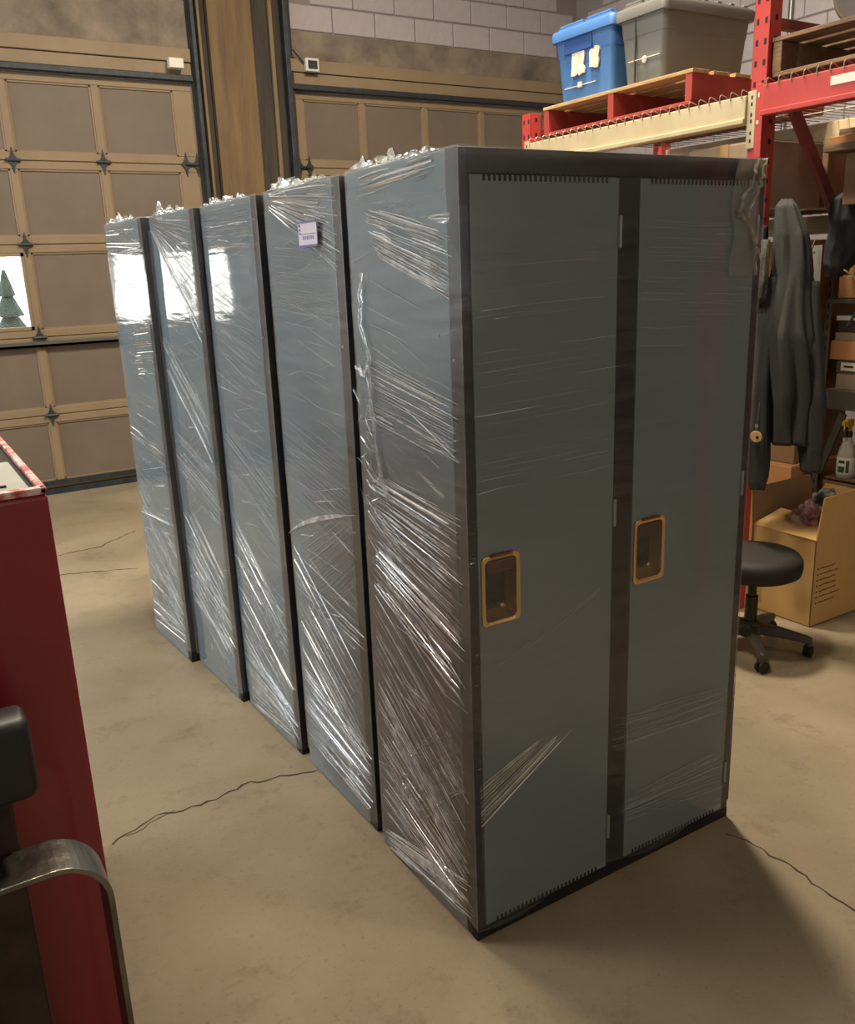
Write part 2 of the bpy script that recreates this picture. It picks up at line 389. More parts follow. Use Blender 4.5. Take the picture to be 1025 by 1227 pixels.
def overhead_door(name, x0, x1, mull, zs, windows, label_w):
    d = struct(empty(name, ((x0+x1)/2, YW, 0)))
    cx = (x0+x1)/2
    xs = sorted(mull)
    for i in range(len(zs)-1):
        z0, z1 = zs[i]+.003, zs[i+1]-.003
        b = MB()
        b.box(x0-cx, x1-cx, .0, .035, z0, z0+.055).box(x0-cx, x1-cx, .0, .035, z1-.055, z1)
        b.box(x0-cx, x1-cx, .015, .03, z0-.008, z0+.01)
        edges = [(x0, x0+.08)]+[(q-.027, q+.027) for q in xs]+[(x1-.145, x1)] if name == 'door_1' else [(x0, x0+.075)]+[(q-.027, q+.027) for q in xs]+[(x1-.1, x1)]
        for e0, e1 in edges: b.box(e0-cx, e1-cx, -.001, .034, z0+.055, z1-.055)
        s = b.build('door_section', mDOOR, d, bevel=.004)
        for j in range(len(edges)-1):
            a, c = edges[j][1]-cx, edges[j+1][0]-cx
            if i == 2 and j in windows:
                fr = MB().box(a, a+.02, -.006, .03, z0+.055, z1-.055).box(c-.02, c, -.006, .03, z0+.055, z1-.055).box(a, c, -.006, .03, z0+.055, z0+.08).box(a, c, -.006, .03, z1-.08, z1-.055)
                fr.build('window_frame', mDOOR, s)
                MB().box(a+.02, c-.02, .012, .016, z0+.08, z1-.08).build('window_pane', mGLASS, s)
            else:
                p = MB().box(a, c, .018, .036, z0+.055, z1-.055)
                p.build('door_panel', mPANEL, s)
                m_ = MB()
                for (u0, u1, v0, v1) in ((a, a+.012, z0+.055, z1-.055), (c-.012, c, z0+.055, z1-.055), (a, c, z0+.055, z0+.067), (a, c, z1-.067, z1-.055)):
                    m_.box(u0, u1, .008, .02, v0, v1)
                m_.build('moulding', mDOOR, s)
    for z in zs[1:-1]:
        for q in xs: diamond(d, q-cx, -.001, z)
        if name == 'door_1': diamond(d, x1-cx-.05, -.001, z, 1, True)
        else: diamond(d, x0-cx+.05, -.001, z, 1, True)
    for z in (1.17,):
        MB().box(x0-cx+.05, x1-cx-.05, -.035, -.002, z-.03, z-.012).box(x0-cx+.05, x1-cx-.05, -.035, -.028, z-.03, z+.012).build('strut', mIRON if z > 1.5 else mGALV, d)
    MB().box(x0-cx, x1-cx, -.01, .05, .002, zs[0]-.002).build('bottom_seal', mIRON, d)
    MB().box(x0-cx, x1-cx, -.03, .0, zs[0]+.03, zs[0]+.06).build('bottom_rail', mIRON, d)
    return d
overhead_door('door_1', D1[0], D1[1], (.665, .035, -.595, -1.225, -1.855), (.05, .62, 1.21, 1.88, 2.46, 3.05), (1, 2, 3), '')
overhead_door('door_2', D2[0], D2[1], (2.89, 3.525, 4.15), (.05, .62, 1.21, 1.88, 2.46, 3.05), (), '')
MB().box(XL+.01, D1[0]-.11, YW-.012, YW, 0, ZC-.01).build('pale_bounce_face', mat('pale_bounce_paint', 'aaa69d', .8, col2='b8b4aa', scale=2, var=.4), wb)  # pale face added out of view to lighten reflections in the locker sides
# small boxes on the headers
o = MB().box(1.21, 1.32, YW-.12, YW-.051, 3.13, 3.20).build('door_sensor', mWHITEP, bevel=.006); tag(o, 'small white sensor box on the header board of the left overhead door', 'sensor')
o = empty('junction_box', (2.40, YW-.05, 3.19)); tag(o, 'small metal junction box on the header of the right overhead door', 'junction box')
MB().box(-.06, .06, -.05, -.001, .0, .10).build('box_body', mLAMPH, o, bevel=.005); MB().box(-.04, .04, -.058, -.05, .02, .08).build('cover', mIRON, o)
MB().tube([(-.06, -.02, .06), (-.1, -.02, .1), (-.16, -.03, .15)], .006, 6).build('cable', mIRON, o, smooth=True)
# outdoors behind the windows
struct(MB().box(-14, 10, YW+.25, 30, -.3, -.05).build('ground_outside', mSNOW))
o = empty('evergreen_tree', (.24, 9.0, -.05)); o.scale = (.8,.8,.78); tag(o, 'small dark evergreen outside, seen through the door window', 'tree')
MB().lathe([(.09,0),(.07,1.2),(.03,2.2)], k=10).build('trunk', mTAN, o, smooth=True)
b = MB()
for k in range(7):
    z = .35+.27*k; r = .55*(1-k/7.5)
    b.lathe([(r*.4, z-.02), (r, z), (r*.45, z+.24), (.02, z+.34)], k=12)
b.build('foliage', mTREE, o)

# cracks in the concrete floor
def crack(pts, w=.006, seed=0):
    rnd = random.Random(seed); P = [Vector((x, y, 0)) for x, y in pts]; L = []
    for a, c in zip(P, P[1:]):
        n = max(3, int((c-a).length/.025)); d = (c-a); nn = Vector((-d.y, d.x, 0)).normalized()
        for i in range(n): L.append(a+d*(i/n)+nn*rnd.uniform(-.008, .008))
    L.append(P[-1]); b = MB(); rs = []
    for i, p in enumerate(L):
        d = (L[min(i+1, len(L)-1)]-L[max(i-1, 0)]).normalized(); nn = Vector((-d.y, d.x, 0)); ww = w*rnd.uniform(.3, 1)
        rs.append([p+nn*ww*.5+Vector((0,0,.0008)), p-nn*ww*.5+Vector((0,0,.0008))])
    b.rings(rs, False, False); b.build('crack', mCRACK, fl)
crack([(-.676,.925),(-.526,.99),(-.393,.966),(-.216,.995),(.05,.925)], .010, 1)
crack([(-.66,.93),(-.55,.96),(-.47,.985)], .005, 2)
crack([(-.5,3.66),(-.328,3.644),(.041,3.484)], .014, 3)
crack([(-.4,4.03),(-.257,4.048),(-.044,4.07),(.227,4.291)], .014, 4)
crack([(.83,-.06),(.849,-.112),(.862,-.219),(.852,-.355),(.847,-.452),(.86,-.7)], .007, 5)

# ceiling lamps (above the frame)
for i, (x, y, z, sx, sy, w, c) in enumerate(LAMPS):
    o = empty('ceiling_lamp', (x, y, z)); tag(o, ['square ceiling lamp above the pallet rack', 'square ceiling lamp in the far left corner of the shop', 'square ceiling lamp straight above the row of lockers', 'square ceiling lamp on the near right side, behind the camera'][i], 'ceiling lamp', 'ceiling lamps')
    MB().box(-sx/2-.05, sx/2+.05, -sy/2-.05, sy/2+.05, .02, .12).build('housing', mLAMPH, o, bevel=.01)
    for a in (-.4, .4): MB().tube([(a, 0, .12), (a, 0, ZC-z)], .008, 6).build('hanger_rod', mGALV, o)
    ld = bpy.data.lights.new('lamp_light', 'AREA'); ld.shape = 'RECTANGLE'; ld.size = sx; ld.size_y = sy; ld.energy = w; ld.color = c
    lo = bpy.data.objects.new('lamp_light', ld); COL.objects.link(lo); lo.parent = o

# ---------------------------------------------------------------- lockers
LW_, LD_, LH_ = .903, .476, 1.83
UNITS = [(0, 0, 0), (.0065, .5278, .0067), (-.0025, 1.0562, .022), (-.0343, 1.549, .0438), (-.088, 2.03, .0546)]

def plate_hole(x0, x1, z0, z1, y0, y1, hx0, hx1, hz0, hz1):
    b = MB(); n = 0
    O = [(x0, z0), (x1, z0), (x1, z1), (x0, z1)]; I = [(hx0, hz0), (hx1, hz0), (hx1, hz1), (hx0, hz1)]
    for y in (y0, y1):
        for x, z in O+I: b.v.append(Vector((x, y, z)))
    for k in range(4):
        j = (k+1) % 4
        b.f += [[k, j, 4+j, 4+k], [8+k, 12+k, 12+j, 8+j], [k, 8+k, 8+j, j], [4+k, 4+j, 12+j, 12+k]]
    return b

def rrect(x0, x1, z0, z1, r, y, n=5):
    out = []
    for cx, cz, a0 in ((x1-r, z1-r, 0), (x0+r, z1-r, 90), (x0+r, z0+r, 180), (x1-r, z0+r, 270)):
        for i in range(n+1):
            a = math.radians(a0+90*i/n); out.append(Vector((cx+r*math.cos(a), y, cz+r*math.sin(a))))
    return out

def make_door(par, x0, x1):
    z0, z1, yf = .036, 1.780, -.003
    hx0, hx1, hz0, hz1 = x0+.012, x0+.110, .830, .988
    d = plate_hole(x0+.002, x1-.002, z0, z1, yf, .02, hx0+.004, hx1-.004, hz0+.004, hz1-.004).build('door', mDOORBLUE, par, bevel=.0015)
    for zz in (z1-.012, z0-.002):
        b = MB(); n = 26
        for i in range(n):
            x = x0+.036+(x1-x0-.074)*i/(n-1); b.box(x-.0032, x+.0032, yf-.0006, .01, zz, zz+.014)
        o = b.build('vent_slots', mBLACK, d); o['kind'] = 'stuff'
    for z in (.126, .993, 1.634):
        MB().tube([(x1+.001, yf-.002, z), (x1+.001, yf-.002, z+.067)], .005, 8).box(x1-.004, x1+.006, yf-.002, .01, z, z+.067).build('hinge_knuckle', mDOORBLUE, d)
    # recessed pull
    R = [rrect(hx0-.004, hx1+.004, hz0-.004, hz1+.004, .014, yf), rrect(hx0-.004, hx1+.004, hz0-.004, hz1+.004, .014, yf-.004), rrect(hx0, hx1, hz0, hz1, .012, yf-.006),
         rrect(hx0+.006, hx1-.006, hz0+.006, hz1-.006, .012, yf-.003), rrect(hx0+.010, hx1-.010, hz0+.012, hz1-.010, .012, yf+.022),
         rrect(hx0+.014, hx1-.014, hz0+.022, hz1-.014, .010, yf+.034)]
    b = MB().rings(R, False); b.f.append(list(range(len(b.v)-24, len(b.v))))
    h = b.build('recessed_handle', mBRASS, d, smooth=True)
    MB().box(hx0+.012, hx1-.010, yf-.0015, yf+.012, hz1-.042, hz1-.010).build('finger_lift', mBRASSD, h, bevel=.003)
    MB().box(hx0+.02, hx1-.02, yf-.010, yf-.003, hz1+.001, hz1+.007).build('pull_lip', mBRASSD, h, bevel=.002)
    MB().prism([(hx0+.006, yf+.0, .902), (hx0+.015, yf+.002, .912), (hx0+.022, yf+.004, .89), (hx0+.015, yf+.002, .874)], (0, .014, 0)).build('latch_tongue', mBLACK, h)
    MB().lathe([(.006, 0), (.006, .018), (.003, .02)], (hx1-.034, yf+.03, hz0+.03), 12, axis=(0, -1, .2)).build('padlock_stud', mBRASS, h, smooth=True)
    return d

def make_locker():
    L = empty('locker_unit')
    MB().box(0, .012, .045, LD_, 0, LH_).build('side_panel', mBLUE, L, bevel=.002)
    MB().box(LW_-.012, LW_, .045, LD_, 0, LH_).build('side_panel', mBLUE, L, bevel=.002)
    MB().box(.012, LW_-.012, LD_-.01, LD_, 0, LH_).build('back_panel', mBLUE, L, bevel=.002)
    MB().box(.012, LW_-.012, .045, LD_-.01, LH_-.012, LH_).build('top_panel', mBLUE, L, bevel=.002)
    b = MB().box(0, .023, 0, .045, 0, LH_).box(.421, .481, 0, .045, .034, LH_-.048).box(LW_-.027, LW_, 0, .045, 0, LH_)
    b.box(.023, LW_-.027, 0, .045, LH_-.048, LH_).box(.023, LW_-.027, 0, .045, 0, .034)
    b.box(.023, LW_-.027, .03, .04, .034, LH_-.048)
    b.build('face_frame', mFRAME, L, bevel=.0015)
    MB().box(-.001, LW_, -.001, .02, 0, .028).build('base_strip', mBLACK, L)
    make_door(L, .023, .421); make_door(L, .481, LW_-.027)
    for s, z in ((.03, 1.42), (.085, 1.47), (.44, 1.42), (.06, 1.757), (.06, .05), (.45, .05), (.03, .92)):
        MB().lathe([(.0045, 0), (.004, .0015), (.002, .003)], (0, s, z), 10, axis=(-1, 0, 0)).build('rivet', mGALV, L, smooth=True)
    return L

def make_film(L, k, rnd):
    """the clear wrap wound around one unit: a loose skin with slack and a ragged lower edge"""
    e = .0015
    per = []
    nS, nF = 14, 16
    for i in range(nS): per.append((-e, LD_+e-(LD_+2*e)*i/nS, 0))
    for i in range(nF): per.append((-e+(LW_+2*e)*i/nF, -e-.003, 1))
    for i in range(nS): per.append((LW_+e, -e+(LD_+2*e)*i/nS, 2))
    for i in range(nF): per.append((LW_+e-(LW_+2*e)*i/nF, LD_+e, 3))
    rs = []; nz = 40
    for j in range(nz+1):
        ring = []
        for i, (x, y, sd) in enumerate(per):
            lo = .035+.02*math.sin(i*.7+k); z = lo+(LH_+.003-lo)*j/nz
            d = .0012*noise.noise(Vector((x*6+k*3, y*6, z*5)))+.0012
            if sd == 0: x -= d
            elif sd == 1: y -= d*.8
            elif sd == 2: x += d
            else: y += d
            ring.append((x, y, z))
        rs.append(ring)
    a, c = nS, nS+nF
    MB().rings([r_[a:c+1] for r_ in rs], False, False).build('stretch_film', mFILMF, L, smooth=True)
    MB().rings([r_[c:]+r_[:a+1] for r_ in rs], False, False).build('stretch_film', mFILM, L, smooth=True)

def ridge(b, a, c, w, h, nrm, rnd):
    """one pleat of film: a low tent-shaped ridge from a to c standing on a face with normal nrm"""
    a = Vector(a); c = Vector(c); d = c-a
    if d.length < .012: return
    d.normalize(); s = nrm.cross(d).normalized(); n = len(b.v); N = max(2, int((c-a).length/.06))
    ap = rnd.uniform(-.42, .42); sag = rnd.uniform(-.003, .003); h *= rnd.choice((.25, .5, .8, 1.2, 1.7))
    for i in range(N+1):
        t = i/N; p = a+(c-a)*t+s*(sag*math.sin(t*math.pi)+rnd.uniform(-.0006, .0006)); q = math.sin(math.pi*min(max(t, .04), .96))**.4
        b.v += [p-s*w*.5*q, p+nrm*h*q+s*(ap*w), p+s*w*.5*q]
    for i in range(N):
        m_ = n+i*3; b.f += [[m_, m_+3, m_+4, m_+1], [m_+1, m_+4, m_+5, m_+2]]

PLEATS = [
   (0, 0, 0.431, 1.811, 0.424, 1.765, 0.053, 1.826, 0.055, 1.79, 6, 2),
   (0, 0, 0.401, 1.754, 0.352, 1.643, 0.022, 1.674, 0.017, 1.537, 22, 2),
   (0, 0, 0.161, 1.711, 0.073, 1.694, 0.02, 1.713, 0.018, 1.691, 5, 2),
   (0, 0, 0.433, 1.418, 0.435, 1.253, 0.015, 1.339, 0.016, 1.197, 22, 1),
   (0, 0, 0.437, 1.125, 0.446, 0.807, 0.011, 1.087, 0.016, 0.628, 44, 2),
   (0, 0, 0.457, 0.536, 0.454, 0.436, 0.035, 0.26, 0.018, 0.152, 14, 2),
   (0, 0, 0.444, 0.259, 0.42, 0.11, 0.019, 0.626, 0.011, 0.332, 16, 0),
   (0, 0, 0.464, 0.057, 0.455, 0.007, 0.011, 0.157, 0.005, 0.04, 16, 2),
   (1, 0, 0.464, 1.826, 0.448, 1.786, 0.007, 1.826, 0.003, 1.597, 22, 2),
   (1, 0, 0.469, 1.696, 0.476, 1.507, 0.013, 1.657, 0.009, 1.485, 18, 0),
   (1, 0, 0.471, 1.21, 0.476, 0.918, 0.0, 1.113, 0.0, 0.832, 16, 0),
   (1, 0, 0.448, 0.776, 0.476, 0.437, 0.0, 1.012, 0.0, 0.791, 18, 0),
   (1, 0, 0.476, 0.782, 0.464, 0.588, 0.0, 0.687, 0.0, 0.541, 10, 1),
   (1, 0, 0.476, 0.378, 0.476, 0.096, 0.0, 0.266, 0.0, 0.043, 26, 2),
   (2, 0, 0.474, 1.813, 0.476, 1.693, 0.014, 1.816, 0.021, 1.676, 12, 1),
   (2, 0, 0.476, 1.61, 0.476, 1.353, 0.04, 1.481, 0.052, 1.251, 14, 0),
   (2, 0, 0.476, 1.118, 0.476, 0.929, 0.007, 0.936, 0.013, 0.739, 12, 0),
   (2, 0, 0.476, 0.676, 0.476, 0.48, 0.014, 0.565, 0.007, 0.357, 12, 1),
   (2, 0, 0.476, 0.409, 0.476, 0.144, 0.0, 0.688, 0.0, 0.461, 12, 0),
   (2, 0, 0.476, 0.281, 0.475, 0.005, 0.0, 0.145, 0.0, 0.044, 18, 2),
   (3, 0, 0.476, 1.825, 0.463, 1.785, 0.0, 1.82, 0.027, 1.357, 20, 2),
   (3, 0, 0.476, 1.428, 0.476, 1.264, 0.055, 1.147, 0.049, 0.933, 10, 1),
   (3, 0, 0.476, 0.929, 0.476, 0.575, 0.0, 1.124, 0.0, 0.82, 14, 0),
   (3, 0, 0.476, 1.03, 0.476, 0.856, 0.0, 0.915, 0.0, 0.688, 10, 1),
   (3, 0, 0.468, 0.544, 0.476, 0.28, 0.0, 0.373, 0.0, 0.168, 16, 2),
   (4, 0, 0.476, 1.822, 0.476, 1.712, 0.011, 1.819, 0.007, 1.681, 12, 1),
   (4, 0, 0.281, 1.442, 0.26, 1.222, 0.0, 1.465, 0.016, 1.24, 9, 2),
   (4, 0, 0.476, 0.985, 0.476, 0.928, 0.0, 0.927, 0.0, 0.858, 6, 2),
   (4, 0, 0.476, 0.678, 0.476, 0.476, 0.0, 0.647, 0.0, 0.563, 6, 1),
   (4, 0, 0.448, 0.41, 0.476, 0.062, 0.0, 0.306, 0.0, 0.082, 18, 2),
   (0, 1, 0.012, 0.435, 0.014, 0.31, 0.192, 0.502, 0.311, 0.495, 12, 3),
   (0, 1, 0.48, 1.699, 0.483, 1.405, 0.874, 1.687, 0.881, 1.373, 14, 0),
   (0, 1, 0.423, 0.478, 0.431, 0.379, 0.867, 0.441, 0.866, 0.362, 14, 0),
   (0, 1, 0.444, 0.225, 0.461, 0.154, 0.875, 0.253, 0.893, 0.108, 10, 0),
   (0, 1, 0.001, 0.7, 0.155, 0.737, 0.427, 0.863, 0.435, 0.866, 2, 0),
   (0, 1, 0.001, 1.638, 0.013, 1.125, 0.431, 1.655, 0.428, 1.135, 16, 0),
   (0, 1, 0.001, 1.09, 0.01, 0.063, 0.027, 1.085, 0.04, 0.068, 40, 0),
]

for k_ in range(5):
    PLEATS.append((k_, 0, .47, .80, .47, .28, .01, .48, .01, .05, 18, 1))
    PLEATS.append((k_, 0, .46, .30, .40, .06, .01, .62, .01, .40, 10, 0))
PLEATS += [(0, 0, .47, 1.05, .47, .55, .01, .80, .01, .22, 26, 1), (0, 0, .45, .42, .47, .12, .01, .20, .03, .04, 16, 2)]

def make_pleats(L, k, rnd):
    bs = [MB() for _ in range(4)]
    for (u, face, s0, z0, s1, z1, s2, z2, s3, z3, n, st) in PLEATS:
        if u != k: continue
        m_ = int(n*2.4) if st in (0, 2) else int(n*1.6)
        for i in range(m_):
            t = (i+.5+rnd.uniform(-.45, .45))/m_
            A = Vector((s0+(s1-s0)*t, z0+(z1-z0)*t)); B = Vector((s2+(s3-s2)*t, z2+(z3-z2)*t))
            if rnd.random() < .12: continue
            segs = [(rnd.uniform(0, .25), rnd.uniform(.75, 1))] if rnd.random() < .6 else [(rnd.uniform(0, .1), rnd.uniform(.3, .5)), (rnd.uniform(.52, .7), rnd.uniform(.85, 1))]
            if st == 3: segs = [(0, rnd.uniform(.75, 1))]
            for a, c in segs:
                p = A+(B-A)*a; q = A+(B-A)*c
                w = rnd.uniform(.001, .0034 if st else .002)*(1.8 if rnd.random() < .12 and st else 1)
                s_ = st if st == 3 or rnd.random() < .6 else max(0, st-1)
                if face == 0: ridge(bs[s_], (-.0045, p.x, p.y), (-.0045, q.x, q.y), w, .0014, Vector((-1, 0, 0)), rnd)
                else: ridge(bs[s_], (p.x, -.008, p.y), (q.x, -.008, q.y), w, .0012, Vector((0, -1, 0)), rnd)
    # faint near-level pleats over the whole side, sloping with each turn of the wrap
    for i in range(110):
        z = rnd.uniform(.06, 1.80); sl = rnd.choice((-.08, -.25, -.35, .2))*rnd.uniform(.7, 1.2); a = rnd.uniform(0, .3); c = min(LD_, a+rnd.uniform(.06, .25))
        z2 = z+sl*(a-c)
        if .03 < z2 < 1.82: ridge(bs[0 if rnd.random() < .8 else 1], (-.0045, a, z), (-.0045, c, z2), rnd.uniform(.0008, .002), .0012, Vector((-1, 0, 0)), rnd)
    for i, b in enumerate(bs):
        if b.f:
            o = b.build('film_pleats', mPLEAT[i], L); o['kind'] = 'stuff'

def crumple(L, pts, wid, amp, rnd, name='film_crumple', m_=None, up=(0, 0, 1), nv=5, spread=(-1, 0, 0)):
    """a bunched, loose edge of film along pts"""
    P = [Vector(p) for p in pts]; n = max(10, int(sum((a-c).length for a, c in zip(P, P[1:]))/.008))
    def at(t):
        f = t*(len(P)-1); i = min(int(f), len(P)-2); return P[i].lerp(P[i+1], f-i)
    sd = rnd.uniform(0, 99); U = Vector(up); S = Vector(spread)
    def fn(u, v):
        p = at(u); h = (noise.noise(Vector((u*n*.22+sd, v*2.2, 1)))+.35)*amp*v; w_ = noise.noise(Vector((u*n*.3+sd, v*3, 7)))*wid
        e_ = min(1, u*8, (1-u)*8)
        return p+U*(max(h, .1*amp*v)*e_+.002)+S*w_*e_
    return MB().grid(fn, n, nv).build(name, m_ or mCRUMPLE, L)

LABELS = ['nearest wrapped grey-blue locker unit, its two doors with recessed handles in full view',
          'second wrapped locker unit from the front, with a paper label on its side',
          'third wrapped locker unit from the front, in the middle of the row',
          'fourth wrapped locker unit from the front, second from the far end',
          'farthest wrapped locker unit, jutting out a little at the end of the row']
proto = make_locker(); units = [proto]+[dup(proto) for _ in range(4)]
for k, (x, y, th) in enumerate(UNITS):
    L = units[k]; L.location = (x, y, 0); L.rotation_euler = (0, 0, th)
    tag(L, LABELS[k], 'locker', 'row of film-wrapped locker units')
    rnd = random.Random(100+k)
    make_film(L, k, rnd); make_pleats(L, k, rnd)
    crumple(L, [(.0, LD_*.98, LH_), (0, LD_*.5, LH_), (.0, .06, LH_)], .012, .022, rnd)
    crumple(L, [(.01, LD_*.9, LH_), (.04, LD_*.62, LH_)], .03, .05, rnd)
    crumple(L, [(.05, .30, LH_), (.22, .26, LH_)], .03, .045 if k == 0 else .03, rnd, spread=(0, 1, 0))
L1 = units[0]; rnd = random.Random(5)
# bunched film ropes and torn strips on the nearest two units
def rope(L, pts, r, seed, m_=None, name='film_rope'):
    rn = random.Random(seed); P = [Vector(p) for p in pts]; Q = []
    for a, c in zip(P, P[1:]):
        for i in range(6): Q.append(a.lerp(c, i/6)+Vector((rn.uniform(-.0006, .0006), rn.uniform(-.006, .006), rn.uniform(-.004, .004))))
    Q.append(P[-1]); return MB().tube(Q, [r*rn.uniform(.5, 1.3) for _ in Q], 6).build(name, m_ or mCRUMPLE, L)
rope(L1, [(-.011, .40, 1.60), (-.011, .43, 1.5), (-.011, .385, 1.40), (-.011, .39, 1.30), (-.011, .37, 1.16), (-.011, .33, 1.06)], .004, 1)
rope(L1, [(-.011, .385, 1.40), (-.011, .42, 1.36), (-.011, .46, 1.38)], .004, 2)
for i in range(46):
    y = random.uniform(.36, .46); z = random.uniform(1.02, 1.36); a = random.uniform(-.8, .8)
    if i == 0: kb = MB()
    ridge(kb, (-.0095, y, z), (-.0095, y+.05*math.cos(a)*random.uniform(.3, 1), z+.06*math.sin(a)), .0018, .0015, Vector((-1, 0, 0)), rnd)
o = kb.build('film_pleats', mPLEAT[2], L1); o['kind'] = 'stuff'
mAMBER = film('film_twist_amber', .3, 1.2, .15, tint=(.66, .55, .36, 1), scale=50)
rope(L1, [(.862, -.012, 1.832), (.845, -.014, 1.78), (.80, -.014, 1.72), (.792, -.014, 1.70), (.835, -.014, 1.69), (.86, -.013, 1.64), (.872, -.012, 1.56)], .004, 3, mAMBER)
rope(L1, [(.885, -.012, 1.832), (.87, -.014, 1.77), (.83, -.014, 1.71), (.85, -.013, 1.66), (.885, -.012, 1.60)], .0035, 4, mAMBER)
MB().grid(lambda u, v: (.79+.1*v-.02*abs(math.sin(u*5)), -.0135-.003*math.sin(u*9+v*7), 1.83-.27*u), 24, 8).build('loose_film', film('film_loose', .1, 1.2, .12, tint=(.75,.68,.5,1), scale=40), L1, smooth='all')
L2 = units[1]
MB().grid(lambda u, v: (-.012-.006*math.sin(u*3.1), .47-.475*u, .815+.165*u**.8+.03*math.sin(u*3.1)*0+v*.016*math.sin(math.pi*min(max(u, .05), .97))), 24, 3).build('film_strip', film('film_strip_white', .8, 1.2, .2, scale=40), L2, smooth='all')
# paper label under the film of the second unit
lab = MB().box(-.0125, -.0115, .112, .232, 1.672, 1.735).build('paper_label', mPAPER, L2)
lab['label'] = 'white paper shipping label with blue border'
b = MB()
for (y0, y1, z0, z1) in ((.112, .232, 1.731, 1.735), (.112, .232, 1.672, 1.677), (.112, .115, 1.672, 1.735), (.229, .232, 1.672, 1.735), (.214, .224, 1.722, 1.729), (.214, .224, 1.712, 1.718), (.214, .222, 1.704, 1.708), (.12, .224, 1.7035, 1.705)):
    b.box(-.0132, -.0125, y0, y1, z0, z1)
for i in range(6): b.box(-.0132, -.0125, .135+.012*i, .141+.012*i, 1.690, 1.699)
b.build('label_print', mINK, lab)

# ---------------------------------------------------------------- pallet rack
RX, RY = 2.20, 1.082        # front plane, near upright
RDEP = 1.07
rack = tag(empty('pallet_rack', (RX, RY, 0)), 'tall red pallet rack with slotted uprights and a cream beam, behind the lockers', 'pallet rack')
def up_post(x, y, z1, nm='upright_post'):
    # open channel: face plate with two returns
    b = MB().box(x, x+.004, y-.038, y+.038, 0, z1).box(x, x+.07, y-.038, y-.034, 0, z1).box(x, x+.07, y+.034, y+.038, 0, z1)
    p = b.build(nm, mRED, rack, bevel=.0015)
    h = MB(); z = 1.5
    while z < z1-.05:
        for dy in (-.02, .02): h.box(x-.0008, x+.003, y+dy-.006, y+dy+.006, z, z+.022)
        h.box(x+.03, x+.045, y-.0388, y-.036, z+.01, z+.03)
        z += .0762
    o = h.build('post_holes', mSLOT, p); o['kind'] = 'stuff'
    return p
for x in (0, RDEP-.07):
    up_post(x, 0, 3.3); 
for x in (0, RDEP-.07): up_post(x, 1.518, 2.39)
for x in (0, RDEP-.07): up_post(x, -2.4, 3.3)
def brace(a, c, m_=mREDD, w=.04): MB().bar(a, c, .03, w).build('brace', m_, rack, bevel=.003)
for y in (0, 1.518):
    brace((.07, y, 2.50 if y == 0 else 2.3), (RDEP-.07, y, 2.50 if y == 0 else 2.3))
    brace((.07, y, .25), (RDEP-.07, y, .25))
brace((.205, 0, 2.22), (.60, 0, 1.74), mREDD, .05)
brace((.07, 1.518, 1.2), (RDEP-.07, 1.518, 2.2))
# beams: cream one on the far bay, red on the near bay
def beam(y0, y1, z0, z1, m_, x):
    s = 1 if x < .5 else -1
    b = MB().box(x-.012, x+.03, y0, y1, z0+.02, z1).box(x-.022 if s > 0 else x-.012, x+.04, y0, y1, z0, z0+.022)
    return b.build('beam', m_, rack, bevel=.004)
for x in (-.012, RDEP-.03):
    beam(.04, 1.48, 2.128-.0, 2.236, mBEIGE, x)
    beam(-2.36, -.04, 2.145, 2.262, mRED, x)
    beam(.04, 1.48, 1.70, 1.79, mBEIGE, x); beam(-2.36, -.04, 1.70, 1.79, mREDD, x+.03) if x > .5 else None
for y, m_ in ((.018, mBEIGE), (1.50, mBEIGE)):
    c = MB().box(-.012, -.001, y-.02 if y < 1 else y-.02, y+.022, 2.03, 2.25).build('beam_connector', m_, rack, bevel=.003)
    h = MB()
    for z in (2.06, 2.09, 2.135, 2.16, 2.20, 2.225): h.box(-.0128, -.011, y-.004, y+.004, z-.007, z+.007)
    o = h.build('connector_slots', mSLOT, c); o['kind'] = 'stuff'
c = MB().box(-.012, -.001, -.036, -.002, 1.99, 2.27).build('beam_connector', mRED, rack, bevel=.003)
MB().box(-.0135, -.012, -.018, -.012, 2.22, 2.238).box(-.0135, -.012, -.02, -.01, 2.12, 2.134).build('lock_pin', mWHITEP, c)
MB().box(-.0262, -.0238, -.53, -.345, 2.205, 2.236).build('beam_label', mWHITEP, rack)['label'] = 'white label strip on the red beam'
# wire decks
for (y0, y1, z) in ((.06, 1.46, 2.242), (.06, 1.46, 1.795), (-2.3, -.06, 2.266)):
    b = MB(); n = int((y1-y0)/.055)
    for i in range(n+1):
        y = y0+(y1-y0)*i/n
        b.tube([(-.027, y, z-.016), (-.027, y, z+.010), (-.018, y, z+.018), (-.004, y, z+.016), (.03, y, z+.004), (RDEP-.03, y, z+.004)], .0022, 5)
    for x in (.15, .45, .75): b.tube([(x, y0, z), (x, y1, z)], .003, 5)
    o = b.build('deck_wires', mWIRE, rack); o['kind'] = 'stuff'

